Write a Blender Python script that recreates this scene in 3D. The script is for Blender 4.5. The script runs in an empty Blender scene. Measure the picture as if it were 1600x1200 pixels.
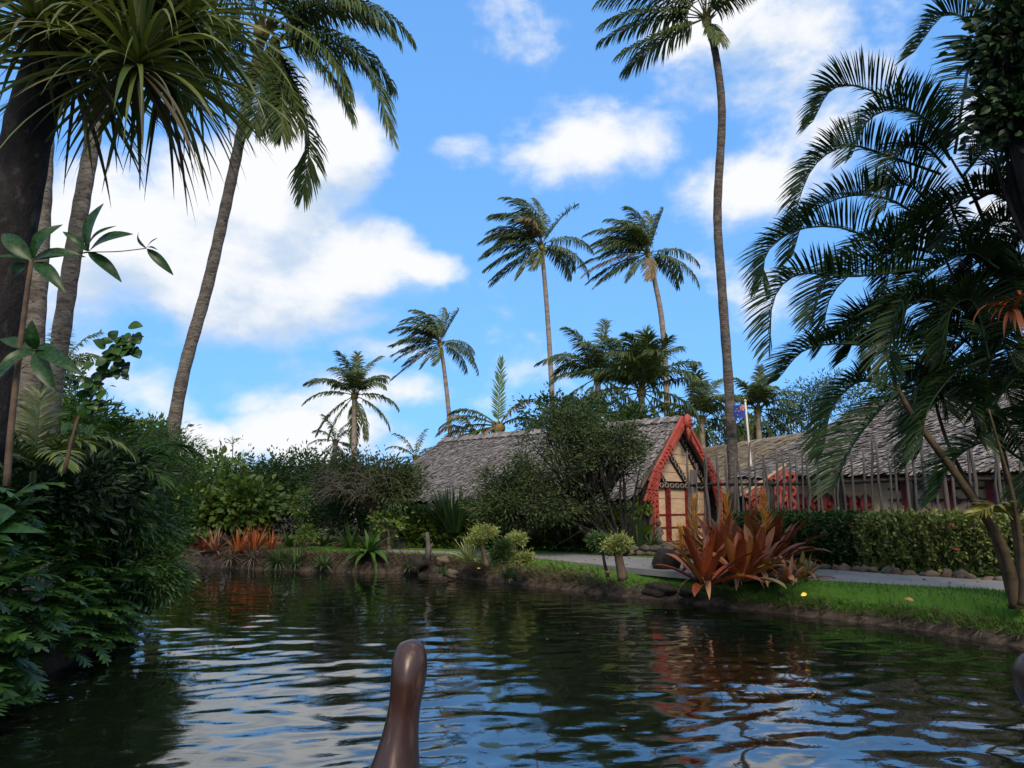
import bpy, math, random
import numpy as np
from mathutils import Vector
C = bpy.context.scene.collection
SC = bpy.context.scene
rng = np.random.default_rng(11)
R = math.radians

# ------------------------------------------------------------------ camera
CAM_H = 1.5
PITCH = R(9.0)
cam_d = bpy.data.cameras.new('camera')
cam = bpy.data.objects.new('camera', cam_d); C.objects.link(cam)
cam_d.sensor_width = 36.0; cam_d.lens = 27.0
cam_d.clip_start = 0.05; cam_d.clip_end = 3000
cam.location = (0, 0, CAM_H); cam.rotation_euler = (R(90) + PITCH, 0, 0)
SC.camera = cam

def ray(px, py):
    x = (px - 800) / 1200.0; y = (600 - py) / 1200.0
    return np.array([x, math.cos(PITCH) - y * math.sin(PITCH), math.sin(PITCH) + y * math.cos(PITCH)])
def at(px, py, Y):
    d = ray(px, py); return np.array([0, 0, CAM_H]) + d * (Y / d[1])
def gp(px, py, z=0.0):
    d = ray(px, py); return np.array([0, 0, CAM_H]) + d * ((z - CAM_H) / d[2])

# ------------------------------------------------------------------ light
SUN_AZ, SUN_EL = R(172), R(42)          # azimuth from +Y towards +X: behind the viewer, to the right, veiled by cloud
SUN_STRENGTH, SUN_ANGLE = 2.7, R(20)
SKY_STRENGTH = 0.116
EXPOSURE = 0.55
CLOUD_WHITE, CLOUD_GREY = (5.7, 5.8, 6.0), (3.1, 4.0, 5.2)
sd = np.array([math.sin(SUN_AZ) * math.cos(SUN_EL), math.cos(SUN_AZ) * math.cos(SUN_EL), math.sin(SUN_EL)])
sun_d = bpy.data.lights.new('sun', 'SUN'); sun = bpy.data.objects.new('sun', sun_d); C.objects.link(sun)
sun_d.energy = SUN_STRENGTH; sun_d.angle = SUN_ANGLE; sun_d.color = (1.0, 0.85, 0.64)
sun.rotation_euler = Vector(sd).to_track_quat('Z', 'Y').to_euler()
SC.view_settings.view_transform = 'Standard'; SC.view_settings.look = 'None'
SC.view_settings.exposure = EXPOSURE; SC.view_settings.gamma = 1.0; SC.view_settings.use_curve_mapping = False
SC.cycles.max_bounces = 6; SC.cycles.transparent_max_bounces = 6; SC.cycles.diffuse_bounces = 3
SC.cycles.glossy_bounces = 3; SC.cycles.transmission_bounces = 3
SC.cycles.caustics_reflective = False; SC.cycles.caustics_refractive = False
SC.cycles.use_denoising = True

# ------------------------------------------------------------------ node helpers
class NT:
    def __init__(s, tree): s.t = tree
    def n(s, typ, **kw):
        nd = s.t.nodes.new(typ)
        for k, v in kw.items(): setattr(nd, k, v)
        return nd
    def link(s, a, b): s.t.links.new(a, b)
    def put(s, sock, v):
        if isinstance(v, bpy.types.NodeSocket): s.link(v, sock)
        elif isinstance(v, (tuple, list)) and len(v) == 3 and sock.type == 'RGBA': sock.default_value = (*v, 1)
        else: sock.default_value = v
    def math(s, op, a, b=None, c=None, clamp=False):
        nd = s.n('ShaderNodeMath', operation=op, use_clamp=clamp)
        s.put(nd.inputs[0], a)
        if b is not None: s.put(nd.inputs[1], b)
        if c is not None: s.put(nd.inputs[2], c)
        return nd.outputs[0]
    def noise(s, vec, scale, detail=4, rough=0.5, dist=0.0):
        nd = s.n('ShaderNodeTexNoise')
        if vec is not None: s.link(vec, nd.inputs['Vector'])
        nd.inputs['Scale'].default_value = scale; nd.inputs['Detail'].default_value = detail
        nd.inputs['Roughness'].default_value = rough; nd.inputs['Distortion'].default_value = dist
        return nd.outputs['Fac']
    def ramp(s, fac, lo, hi, a=0.0, b=1.0, smooth=True):
        nd = s.n('ShaderNodeMapRange'); nd.interpolation_type = 'SMOOTHSTEP' if smooth else 'LINEAR'
        s.put(nd.inputs[0], fac); s.put(nd.inputs[1], lo); s.put(nd.inputs[2], hi); s.put(nd.inputs[3], a); s.put(nd.inputs[4], b)
        return nd.outputs[0]
    def mix(s, fac, a, b, blend='MIX'):
        nd = s.n('ShaderNodeMix', data_type='RGBA', blend_type=blend)
        s.put(nd.inputs[0], fac); s.put(nd.inputs[6], a); s.put(nd.inputs[7], b)
        return nd.outputs[2]
    def vscale(s, vec, xyz):
        nd = s.n('ShaderNodeVectorMath', operation='MULTIPLY'); s.put(nd.inputs[0], vec); nd.inputs[1].default_value = xyz
        return nd.outputs[0]

# ------------------------------------------------------------------ world: Nishita sky with cumulus
world = bpy.data.worlds.new('World'); SC.world = world; world.use_nodes = True
wt = NT(world.node_tree); world.node_tree.nodes.clear()
sky = wt.n('ShaderNodeTexSky', sky_type='NISHITA', sun_disc=False)
sky.sun_elevation = SUN_EL; sky.sun_rotation = SUN_AZ
sky.air_density = 1.0; sky.dust_density = 0.3; sky.ozone_density = 1.6
CLOUDS = [  # px, py, half width, half height (of the photograph's pixels), weight
    (300, 420, 310, 115, 1.0), (500, 255, 120, 110, 1.0), (545, 395, 120, 85, 0.95), (120, 440, 170, 120, 0.9), (650, 415, 75, 30, 0.6),
    (420, 330, 170, 130, 1.0), (925, 240, 150, 80, 0.72), (715, 240, 70, 35, 0.6), (1230, 60, 230, 140, 0.62), (1150, 300, 150, 60, 0.7),
    (1260, 220, 120, 100, 0.45), (480, 612, 150, 50, 0.75), (500, 680, 130, 55, 0.95), (600, 690, 70, 40, 0.6), (315, 700, 60, 40, 0.9),
    (575, 542, 80, 24, 0.55), (130, 610, 150, 110, 0.8), (1545, 135, 80, 60, 0.8), (640, 610, 60, 30, 0.5), (760, 730, 160, 40, 0.35), (255, 565, 60, 30, 0.45)]
def density_group():
    g = bpy.data.node_groups.new('cloud_density', 'ShaderNodeTree')
    g.interface.new_socket('az', in_out='INPUT', socket_type='NodeSocketFloat')
    g.interface.new_socket('el', in_out='INPUT', socket_type='NodeSocketFloat')
    g.interface.new_socket('d', in_out='OUTPUT', socket_type='NodeSocketFloat')
    t = NT(g); gi = t.n('NodeGroupInput'); go = t.n('NodeGroupOutput')
    az, el = gi.outputs['az'], gi.outputs['el']
    tot = None
    for px, py, hw, hh, w in CLOUDS:
        d = ray(px, py); d = d / np.linalg.norm(d)
        ca, ce = math.atan2(d[0], d[1]), math.asin(d[2])
        a = t.math('MULTIPLY', t.math('SUBTRACT', az, ca), 1200.0 / hw); b = t.math('MULTIPLY', t.math('SUBTRACT', el, ce), 1200.0 / hh)
        r2 = t.math('ADD', t.math('MULTIPLY', a, a), t.math('MULTIPLY', b, b))
        v = t.math('MULTIPLY', t.math('SUBTRACT', 1.0, t.math('MULTIPLY', r2, 0.62), clamp=True), w)
        tot = v if tot is None else t.math('MAXIMUM', tot, v)
    cv = t.n('ShaderNodeCombineXYZ'); t.link(az, cv.inputs[0]); t.link(t.math('MULTIPLY', el, 1.5), cv.inputs[1]); cv.inputs[2].default_value = 3.7
    n1 = t.noise(cv.outputs[0], 5.5, 9, 0.56, 0.1)
    n2 = t.noise(cv.outputs[0], 2.2, 5, 0.5)
    out = t.math('MAXIMUM', t.ramp(t.math('ABSOLUTE', az), 0.72, 1.0), t.ramp(el, 0.78, 0.95))
    wide = t.math('MULTIPLY', out, t.ramp(n2, 0.4, 0.54))
    tot = t.math('MAXIMUM', tot, t.math('MULTIPLY', wide, 0.9))
    dd = t.math('ADD', tot, t.math('MULTIPLY', t.math('SUBTRACT', n1, 0.52), 2.9))
    t.link(dd, go.inputs[0])
    return g
DG = density_group()
tc = wt.n('ShaderNodeTexCoord'); sep = wt.n('ShaderNodeSeparateXYZ'); wt.link(tc.outputs['Generated'], sep.inputs[0])
az = wt.math('ARCTAN2', sep.outputs[0], sep.outputs[1]); el = wt.math('ARCSINE', sep.outputs[2])
def dens(a, e):
    nd = wt.n('ShaderNodeGroup'); nd.node_tree = DG; wt.link(a, nd.inputs[0]); wt.link(e, nd.inputs[1]); return nd.outputs[0]
d0 = dens(az, el); d1 = dens(wt.math('ADD', az, -0.02), wt.math('ADD', el, 0.06))
mask = wt.math('MULTIPLY', wt.ramp(d0, 0.05, 0.75), wt.ramp(el, -0.02, 0.05))
shade = wt.math('MULTIPLY', wt.ramp(wt.math('SUBTRACT', d1, d0), -0.3, 0.55), 0.9)
ccol = wt.mix(shade, CLOUD_WHITE, CLOUD_GREY)
gm = wt.n('ShaderNodeGamma'); gm.inputs[1].default_value = 0.3; wt.link(sky.outputs[0], gm.inputs[0])      # flatter, bluer sky as the phone camera shows it
skyc = wt.mix(1.0, gm.outputs[0], (1.0, 2.2, 4.05), 'MULTIPLY')
bg = wt.n('ShaderNodeBackground'); wt.link(wt.mix(mask, skyc, ccol), bg.inputs[0]); bg.inputs[1].default_value = SKY_STRENGTH
wo = wt.n('ShaderNodeOutputWorld'); wt.link(bg.outputs[0], wo.inputs[0])

# ------------------------------------------------------------------ materials
def newmat(name):
    m = bpy.data.materials.new(name); m.use_nodes = True; m.node_tree.nodes.clear(); return m, NT(m.node_tree)
def setp(t, p, **kw):
    for k, v in kw.items(): t.put(p.inputs[k.replace('_', ' ')], v)
def leafmat(name, ca, cb, rough=0.42, trans=0.25, spec=0.4, vein=0.0):
    m, t = newmat(name)
    geo = t.n('ShaderNodeNewGeometry'); tcd = t.n('ShaderNodeTexCoord')
    nz = t.noise(tcd.outputs['Object'], 1.7, 3)
    f = t.math('ADD', t.math('MULTIPLY', geo.outputs['Random Per Island'], 0.65), t.math('MULTIPLY', t.math('SUBTRACT', nz, 0.32), 0.9), clamp=True)
    col = t.mix(f, ca, cb)
    if vein:
        nz2 = t.noise(tcd.outputs['Object'], 45.0, 2)
        col = t.mix(t.ramp(nz2, 0.35, 0.75), col, tuple(c * (1 - vein) for c in ca))
    p = t.n('ShaderNodeBsdfPrincipled'); setp(t, p, Base_Color=col, Roughness=rough); p.inputs['Specular IOR Level'].default_value = spec
    tr = t.n('ShaderNodeBsdfTranslucent'); t.link(t.mix(1.0, col, (1.0, 1.0, 0.55), 'MULTIPLY'), tr.inputs[0])
    mx = t.n('ShaderNodeMixShader'); mx.inputs[0].default_value = trans
    t.link(p.outputs[0], mx.inputs[1]); t.link(tr.outputs[0], mx.inputs[2])
    o = t.n('ShaderNodeOutputMaterial'); t.link(mx.outputs[0], o.inputs[0]); return m
def mottle(name, ca, cb, scale=6, rough=0.8, bump=0.4, bscale=None, stretch=(1, 1, 1), spec=0.3, island=0.0, cc=None, dist=0.02):
    m, t = newmat(name)
    tcd = t.n('ShaderNodeTexCoord'); v = t.vscale(tcd.outputs['Object'], stretch)
    nz = t.noise(v, scale, 6, 0.6)
    f = t.ramp(nz, 0.3, 0.7)
    if island:
        geo = t.n('ShaderNodeNewGeometry')
        f = t.math('ADD', t.math('MULTIPLY', f, 1 - island), t.math('MULTIPLY', geo.outputs['Random Per Island'], island))
    col = t.mix(f, ca, cb)
    if cc is not None:
        col = t.mix(t.ramp(t.noise(v, scale * 2.7, 5, 0.65), 0.55, 0.68), col, cc)
    p = t.n('ShaderNodeBsdfPrincipled'); setp(t, p, Base_Color=col, Roughness=rough); p.inputs['Specular IOR Level'].default_value = spec
    if bump:
        b = t.n('ShaderNodeBump'); b.inputs['Strength'].default_value = bump; b.inputs['Distance'].default_value = dist
        t.link(t.noise(v, bscale or scale * 4, 6, 0.65), b.inputs['Height']); t.link(b.outputs[0], p.inputs['Normal'])
    o = t.n('ShaderNodeOutputMaterial'); t.link(p.outputs[0], o.inputs[0]); return m
M = {}
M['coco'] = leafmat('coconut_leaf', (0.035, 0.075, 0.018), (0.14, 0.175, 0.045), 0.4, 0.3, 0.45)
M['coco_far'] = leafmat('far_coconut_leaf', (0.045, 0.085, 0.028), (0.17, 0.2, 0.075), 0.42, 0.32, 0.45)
M['coco_dry'] = leafmat('dry_coconut_leaf', (0.16, 0.115, 0.065), (0.28, 0.21, 0.12), 0.6, 0.2)
M['coco_new'] = leafmat('young_coconut_leaf', (0.1, 0.17, 0.03), (0.17, 0.25, 0.05), 0.4, 0.3)
M['dark_coco_trunk'] = mottle('dark_coconut_bark', (0.055, 0.047, 0.042), (0.14, 0.12, 0.105), 5, 0.9, 0.9, 9, (1, 1, 2.2), 0.15, 0, (0.018, 0.015, 0.013), 0.05)
M['areca'] = leafmat('areca_leaf', (0.009, 0.026, 0.01), (0.036, 0.072, 0.022), 0.45, 0.22, 0.25)
M['areca_yellow'] = leafmat('areca_yellow_leaf', (0.1, 0.12, 0.02), (0.2, 0.18, 0.03), 0.4, 0.25)
M['areca_rust'] = leafmat('areca_rust_leaf', (0.1, 0.024, 0.01), (0.22, 0.06, 0.02), 0.55, 0.2)
M['pandan'] = leafmat('pandanus_leaf', (0.025, 0.058, 0.014), (0.17, 0.2, 0.05), 0.42, 0.25, 0.45)
M['pandan_dry'] = leafmat('dry_pandanus_leaf', (0.035, 0.03, 0.02), (0.11, 0.095, 0.05), 0.65, 0.1)
M['big_leaf'] = leafmat('broad_green_leaf', (0.012, 0.05, 0.014), (0.03, 0.095, 0.022), 0.4, 0.35, 0.35, 0.5)
M['fern'] = leafmat('fern_leaf', (0.008, 0.033, 0.007), (0.05, 0.115, 0.018), 0.38, 0.25, 0.35)
M['dark_bush'] = leafmat('dark_bush_leaf', (0.008, 0.026, 0.009), (0.028, 0.062, 0.018), 0.42, 0.2, 0.4)
M['feather'] = leafmat('feathery_leaf', (0.02, 0.06, 0.01), (0.065, 0.13, 0.022), 0.5, 0.25, 0.25)
M['tree_green'] = leafmat('bright_tree_leaf', (0.03, 0.085, 0.012), (0.15, 0.21, 0.035), 0.42, 0.25, 0.35)
M['tree_dark'] = leafmat('dark_tree_leaf', (0.014, 0.042, 0.01), (0.06, 0.1, 0.026), 0.5, 0.2, 0.25)
M['tree_grey'] = leafmat('grey_green_leaf', (0.02, 0.045, 0.014), (0.09, 0.105, 0.04), 0.5, 0.2, 0.25)
M['tree_olive'] = leafmat('olive_leaf', (0.012, 0.035, 0.01), (0.075, 0.1, 0.032), 0.5, 0.2, 0.25)
M['twig_grey'] = mottle('grey_twig', (0.05, 0.042, 0.036), (0.13, 0.11, 0.095), 8, 0.85, 0.3)
M['hedge_dark'] = leafmat('dark_hedge_leaf', (0.014, 0.042, 0.01), (0.11, 0.16, 0.025), 0.42, 0.2, 0.35)
M['hedge_var'] = leafmat('variegated_hedge_leaf', (0.018, 0.058, 0.014), (0.36, 0.39, 0.13), 0.42, 0.2, 0.3)
M['hedge_green'] = leafmat('clipped_hedge_leaf', (0.014, 0.045, 0.014), (0.05, 0.1, 0.025), 0.42, 0.2, 0.4)
M['lime'] = leafmat('lime_leaf', (0.14, 0.2, 0.05), (0.36, 0.38, 0.13), 0.45, 0.25)
M['varieg'] = leafmat('striped_pale_leaf', (0.2, 0.25, 0.1), (0.45, 0.46, 0.22), 0.45, 0.2)
M['brom'] = leafmat('red_bromeliad_leaf', (0.1, 0.017, 0.008), (0.3, 0.07, 0.02), 0.4, 0.2, 0.35, 0.12)
M['brom_or'] = leafmat('orange_bromeliad_leaf', (0.17, 0.05, 0.014), (0.34, 0.14, 0.04), 0.4, 0.2, 0.4)
M['brom_gr'] = leafmat('olive_bromeliad_leaf', (0.11, 0.1, 0.02), (0.26, 0.19, 0.05), 0.38, 0.15, 0.5)
M['brom_dry'] = leafmat('faded_bromeliad_leaf', (0.2, 0.08, 0.045), (0.36, 0.19, 0.11), 0.6, 0.1, 0.2)
M['spike'] = leafmat('orange_flower_spike', (0.5, 0.17, 0.02), (0.75, 0.42, 0.08), 0.55, 0.4)
M['croton'] = leafmat('orange_strap_leaf', (0.25, 0.045, 0.015), (0.5, 0.16, 0.04), 0.42, 0.15)
M['grass'] = leafmat('grass_blade', (0.042, 0.115, 0.016), (0.105, 0.21, 0.036), 0.6, 0.3, 0.15)
M['dry_grass'] = leafmat('dry_grass_blade', (0.05, 0.04, 0.03), (0.22, 0.17, 0.12), 0.8, 0.1, 0.1)
M['weed'] = leafmat('bank_weed', (0.03, 0.075, 0.02), (0.09, 0.15, 0.05), 0.5, 0.25)
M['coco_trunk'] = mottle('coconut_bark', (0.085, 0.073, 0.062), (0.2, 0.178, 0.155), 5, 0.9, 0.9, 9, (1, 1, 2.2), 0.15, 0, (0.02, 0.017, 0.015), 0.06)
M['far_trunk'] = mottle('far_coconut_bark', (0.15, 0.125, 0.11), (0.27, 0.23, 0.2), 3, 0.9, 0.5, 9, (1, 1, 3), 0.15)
M['dark_trunk'] = mottle('dark_bark', (0.008, 0.0075, 0.0085), (0.028, 0.025, 0.025), 3, 0.9, 0.9, 10, (1, 1, 0.5), 0.15, 0, (0.045, 0.042, 0.04), 0.05)
M['brown_trunk'] = mottle('brown_bark', (0.045, 0.033, 0.025), (0.12, 0.09, 0.07), 5, 0.9, 0.7, 14, (1, 1, 0.4), 0.15)
M['areca_stem'] = mottle('areca_stem', (0.028, 0.022, 0.013), (0.085, 0.06, 0.034), 3, 0.7, 0.5, 10, (1, 1, 1.5), 0.2)
M['stem'] = mottle('woody_stem', (0.05, 0.032, 0.022), (0.12, 0.08, 0.052), 7, 0.8, 0.3)
M['green_stem'] = mottle('green_stem', (0.05, 0.08, 0.02), (0.11, 0.13, 0.04), 7, 0.6, 0.2)
M['thatch'] = mottle('thatch', (0.07, 0.063, 0.06), (0.31, 0.29, 0.285), 3.0, 0.95, 0.4, 30, (1, 1, 1), 0.1, 0.75)
M['thatch_sunlit'] = mottle('sunlit_tan_thatch', (0.16, 0.13, 0.095), (0.34, 0.28, 0.21), 2.2, 0.95, 0.4, 30, (1, 1, 1), 0.1, 0.5)  # thatch lightened and warmed: sunlight on the back hall painted into its colour
M['thatch_base'] = mottle('thatch_underlay', (0.07, 0.055, 0.045), (0.13, 0.105, 0.09), 6, 0.95, 0.3)
M['red'] = mottle('ochre_red_paint', (0.24, 0.036, 0.025), (0.36, 0.07, 0.05), 5, 0.65, 0.4, 20, (1, 1, 1), 0.3, 0, (0.3, 0.1, 0.075))
M['maroon'] = mottle('maroon_paint', (0.1, 0.01, 0.01), (0.16, 0.018, 0.016), 6, 0.6, 0.25, 30, (1, 1, 1), 0.3)
M['cream'] = mottle('cream_board', (0.41, 0.285, 0.185), (0.52, 0.38, 0.25), 3, 0.75, 0.15, 25, (1, 1, 3), 0.25, 0, (0.36, 0.26, 0.17))
M['black_wood'] = mottle('dark_timber', (0.012, 0.01, 0.01), (0.03, 0.025, 0.023), 5, 0.8, 0.4)
M['pale_paint'] = mottle('pale_pattern_paint', (0.25, 0.2, 0.15), (0.34, 0.28, 0.22), 5, 0.7, 0.1)
M['stake'] = mottle('weathered_stake', (0.045, 0.04, 0.038), (0.14, 0.125, 0.115), 3, 0.9, 0.6, 14, (3, 3, 0.6), 0.15, 0.4)
M['stone'] = mottle('volcanic_stone', (0.05, 0.043, 0.038), (0.14, 0.12, 0.105), 6, 0.9, 0.8, 16, (1, 1, 1), 0.2)
M['brown_stone'] = mottle('brown_stone', (0.09, 0.06, 0.045), (0.19, 0.135, 0.1), 6, 0.9, 0.8, 16, (1, 1, 1), 0.2)
M['black_rock'] = mottle('black_rock', (0.01, 0.009, 0.008), (0.028, 0.024, 0.021), 9, 0.85, 0.9, 22, (1, 1, 1), 0.25)
M['soil'] = mottle('dark_soil', (0.012, 0.01, 0.008), (0.04, 0.03, 0.022), 8, 0.95, 0.8, 20)
M['canoe'] = mottle('oiled_brown_wood', (0.018, 0.0075, 0.006), (0.05, 0.02, 0.014), 9, 0.36, 0.3, 40, (1, 1, 0.2), 0.5, 0, (0.1, 0.05, 0.032), 0.004)
M['white'] = mottle('white_paint', (0.5, 0.47, 0.41), (0.6, 0.57, 0.5), 5, 0.5, 0.0)
M['flag_blue'] = mottle('blue_cloth', (0.018, 0.035, 0.2), (0.025, 0.05, 0.27), 5, 0.8, 0.0)
M['flag_red'] = mottle('red_cloth', (0.42, 0.02, 0.03), (0.5, 0.03, 0.04), 5, 0.8, 0.0)
M['yellow'] = mottle('yellow_petal', (0.7, 0.45, 0.03), (0.8, 0.6, 0.06), 8, 0.6, 0.0)
M['red_flower'] = mottle('red_petal', (0.5, 0.03, 0.02), (0.6, 0.06, 0.03), 8, 0.6, 0.0)
M['coconut'] = mottle('coconut_husk', (0.12, 0.12, 0.03), (0.25, 0.18, 0.06), 5, 0.6, 0.2)
M['crownbase'] = mottle('palm_leaf_base', (0.11, 0.085, 0.03), (0.26, 0.19, 0.07), 7, 0.7, 0.3)
# ------------------------------------------------------------------ mesh helpers
def nrm(v):
    v = np.asarray(v, float); return v / np.maximum(np.linalg.norm(v, axis=-1, keepdims=True), 1e-9)
class MB:
    def __init__(s): s.v = []; s.q = []; s.t = []; s.n = 0
    def add(s, V, Q=None, T=None):
        V = np.asarray(V, float).reshape(-1, 3)
        if Q is not None and len(Q): s.q.append(np.asarray(Q, int).reshape(-1, 4) + s.n)
        if T is not None and len(T): s.t.append(np.asarray(T, int).reshape(-1, 3) + s.n)
        s.v.append(V); s.n += len(V); return s
    def mesh(s, name, origin=None, smooth=True):
        V = np.concatenate(s.v) if s.v else np.zeros((0, 3))
        if origin is not None: V = V - np.asarray(origin, float)
        q = np.concatenate(s.q) if s.q else np.zeros((0, 4), int); t = np.concatenate(s.t) if s.t else np.zeros((0, 3), int)
        me = bpy.data.meshes.new(name)
        me.vertices.add(len(V)); me.vertices.foreach_set('co', V.astype(np.float32).ravel())
        loops = np.concatenate([q.ravel(), t.ravel()]).astype(np.int32)
        me.loops.add(len(loops)); me.loops.foreach_set('vertex_index', loops)
        nq, nt = len(q), len(t); me.polygons.add(nq + nt)
        ls = np.concatenate([np.arange(nq) * 4, nq * 4 + np.arange(nt) * 3]).astype(np.int32)
        me.polygons.foreach_set('loop_start', ls)
        me.polygons.foreach_set('use_smooth', np.full(nq + nt, bool(smooth)))
        me.update(calc_edges=True); return me
    def build(s, name, mat, parent=None, origin=None, smooth=True):
        me = s.mesh(name, origin, smooth); return link(name, me, mat, parent)
    # shapes
    def tube(s, pts, rad, n=8, caps=True):
        pts = np.asarray(pts, float); m = len(pts); rad = np.broadcast_to(np.asarray(rad, float), (m,))
        T = nrm(np.gradient(pts, axis=0)); ref = np.array([0, 0, 1.0]) if abs(T[0][2]) < 0.9 else np.array([1.0, 0, 0])
        a = nrm(np.cross(T[0], ref)); V = []
        for i in range(m):
            a = nrm(a - T[i] * np.dot(a, T[i])); b = np.cross(T[i], a)
            th = np.arange(n) * 2 * math.pi / n
            V.append(pts[i] + rad[i] * (np.cos(th)[:, None] * a + np.sin(th)[:, None] * b))
        V = np.concatenate(V); i = np.arange(m - 1)[:, None] * n; j = np.arange(n)[None]; k = (j + 1) % n
        Q = np.stack([i + j, i + k, i + n + k, i + n + j], -1).reshape(-1, 4)
        T_ = []
        if caps:
            V = np.concatenate([V, pts[:1], pts[-1:]]); c0, c1 = m * n, m * n + 1
            for jj in range(n): T_ += [(c0, (jj + 1) % n, jj), (c1, (m - 1) * n + jj, (m - 1) * n + (jj + 1) % n)]
        return s.add(V, Q, T_)
    def box(s, c, size, ax=None, taper=1.0):
        c = np.asarray(c, float); h = np.asarray(size, float) / 2; A = np.eye(3) if ax is None else np.asarray(ax, float)
        V = [c + sx * h[0] * (taper if sz > 0 else 1) * A[0] + sy * h[1] * (taper if sz > 0 else 1) * A[1] + sz * h[2] * A[2] for sz in (-1, 1) for sy in (-1, 1) for sx in (-1, 1)]
        return s.add(V, [(0, 2, 3, 1), (4, 5, 7, 6), (0, 1, 5, 4), (2, 6, 7, 3), (0, 4, 6, 2), (1, 3, 7, 5)])
    def prism(s, poly, o, u, v, w):
        """poly (2-D, convex or star about its mean) in plane o+u,v ; extruded by w"""
        P = np.asarray(poly, float); o, u, v, w = map(lambda x: np.asarray(x, float), (o, u, v, w)); n = len(P)
        A = o + P[:, :1] * u + P[:, 1:] * v; c = A.mean(0)
        V = np.concatenate([A, A + w, [c], [c + w]]); T = []; Q = []
        for i in range(n):
            j = (i + 1) % n; T += [(2 * n, j, i), (2 * n + 1, n + i, n + j)]; Q.append((i, j, n + j, n + i))
        return s.add(V, Q, T)
    def blob(s, c, r, jit=0.15, nu=10, nv=7, seed=0, flat=None):
        g = np.random.default_rng(seed); V = []; c = np.asarray(c, float); r = np.broadcast_to(np.asarray(r, float), (3,))
        ph = g.uniform(0, 6.28, 8)
        for i in range(nv + 1):
            th = math.pi * i / nv
            for j in range(nu):
                f = 2 * math.pi * j / nu; d = np.array([math.sin(th) * math.cos(f), math.sin(th) * math.sin(f), math.cos(th)])
                k = 1 + jit * (math.sin(2.1 * d[0] * 2 + ph[0]) * math.sin(2.7 * d[1] * 2 + ph[1]) + 0.6 * math.sin(4.3 * d[2] + 3 * d[0] + ph[2]) + 0.5 * math.sin(6 * d[1] + 5 * d[0] + ph[3]))
                V.append(c + r * d * k)
        Q = [(i * nu + j, (i + 1) * nu + j, (i + 1) * nu + (j + 1) % nu, i * nu + (j + 1) % nu) for i in range(nv) for j in range(nu)]
        return s.add(V, Q)
def link(name, me, mat, parent=None):
    o = bpy.data.objects.new(name, me); C.objects.link(o)
    if mat is not None and len(me.materials) == 0: me.materials.append(mat)
    if parent is not None: o.parent = parent
    return o
def tag(o, label=None, cat=None, group=None, kind=None):
    if label: o['label'] = label
    if cat: o['category'] = cat
    if group: o['group'] = group
    if kind: o['kind'] = kind
    return o
def thing(name, loc, label, cat, group=None, rz=0.0):
    o = bpy.data.objects.new(name, None); C.objects.link(o); o.location = [float(x) for x in loc]; o.rotation_euler = (0, 0, rz)
    o.empty_display_size = 0.1
    return tag(o, label, cat, group)
def copy_tree(o, loc=None, rz=None, scale=None, label=None, parent=None):
    c = o.copy(); C.objects.link(c); c.parent = parent
    if loc is not None: c.location = [float(x) for x in loc]
    if rz is not None: c.rotation_euler = (0, 0, rz)
    if scale is not None: c.scale = (scale,) * 3
    if label: c['label'] = label
    for ch in list(o.children): copy_tree(ch, parent=c)
    return c
def bez(p0, p1, p2, n):
    t = np.linspace(0, 1, n)[:, None]; p0, p1, p2 = map(np.asarray, (p0, p1, p2))
    return (1 - t) ** 2 * p0 + 2 * t * (1 - t) * p1 + t ** 2 * p2
def spline(P, n):
    P = np.asarray(P, float); m = len(P)
    if m == 2: return np.linspace(P[0], P[1], n)
    Pe = np.concatenate([[2 * P[0] - P[1]], P, [2 * P[-1] - P[-2]]]); out = []
    for u in np.linspace(0, m - 1, n):
        i = min(int(u), m - 2); t = u - i; a, b, c, d = Pe[i:i + 4]
        out.append(0.5 * (2 * b + (c - a) * t + (2 * a - 5 * b + 4 * c - d) * t * t + (3 * b - a - 3 * c + d) * t ** 3))
    return np.array(out)
UP = np.array([0, 0, 1.0])
def arc(P0, d0, L, droop, n, wind=(0, 0, 0)):
    p = np.asarray(P0, float); d = nrm(d0); w = np.asarray(wind, float); pts = [p]; tg = [d]
    for i in range(n):
        s = (i + 0.5) / n; p = p + d * (L / n); d = nrm(d + (-UP * droop * (0.35 + 1.3 * s) + w * s) / n); pts.append(p); tg.append(d)
    return np.array(pts), np.array(tg)
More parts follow.
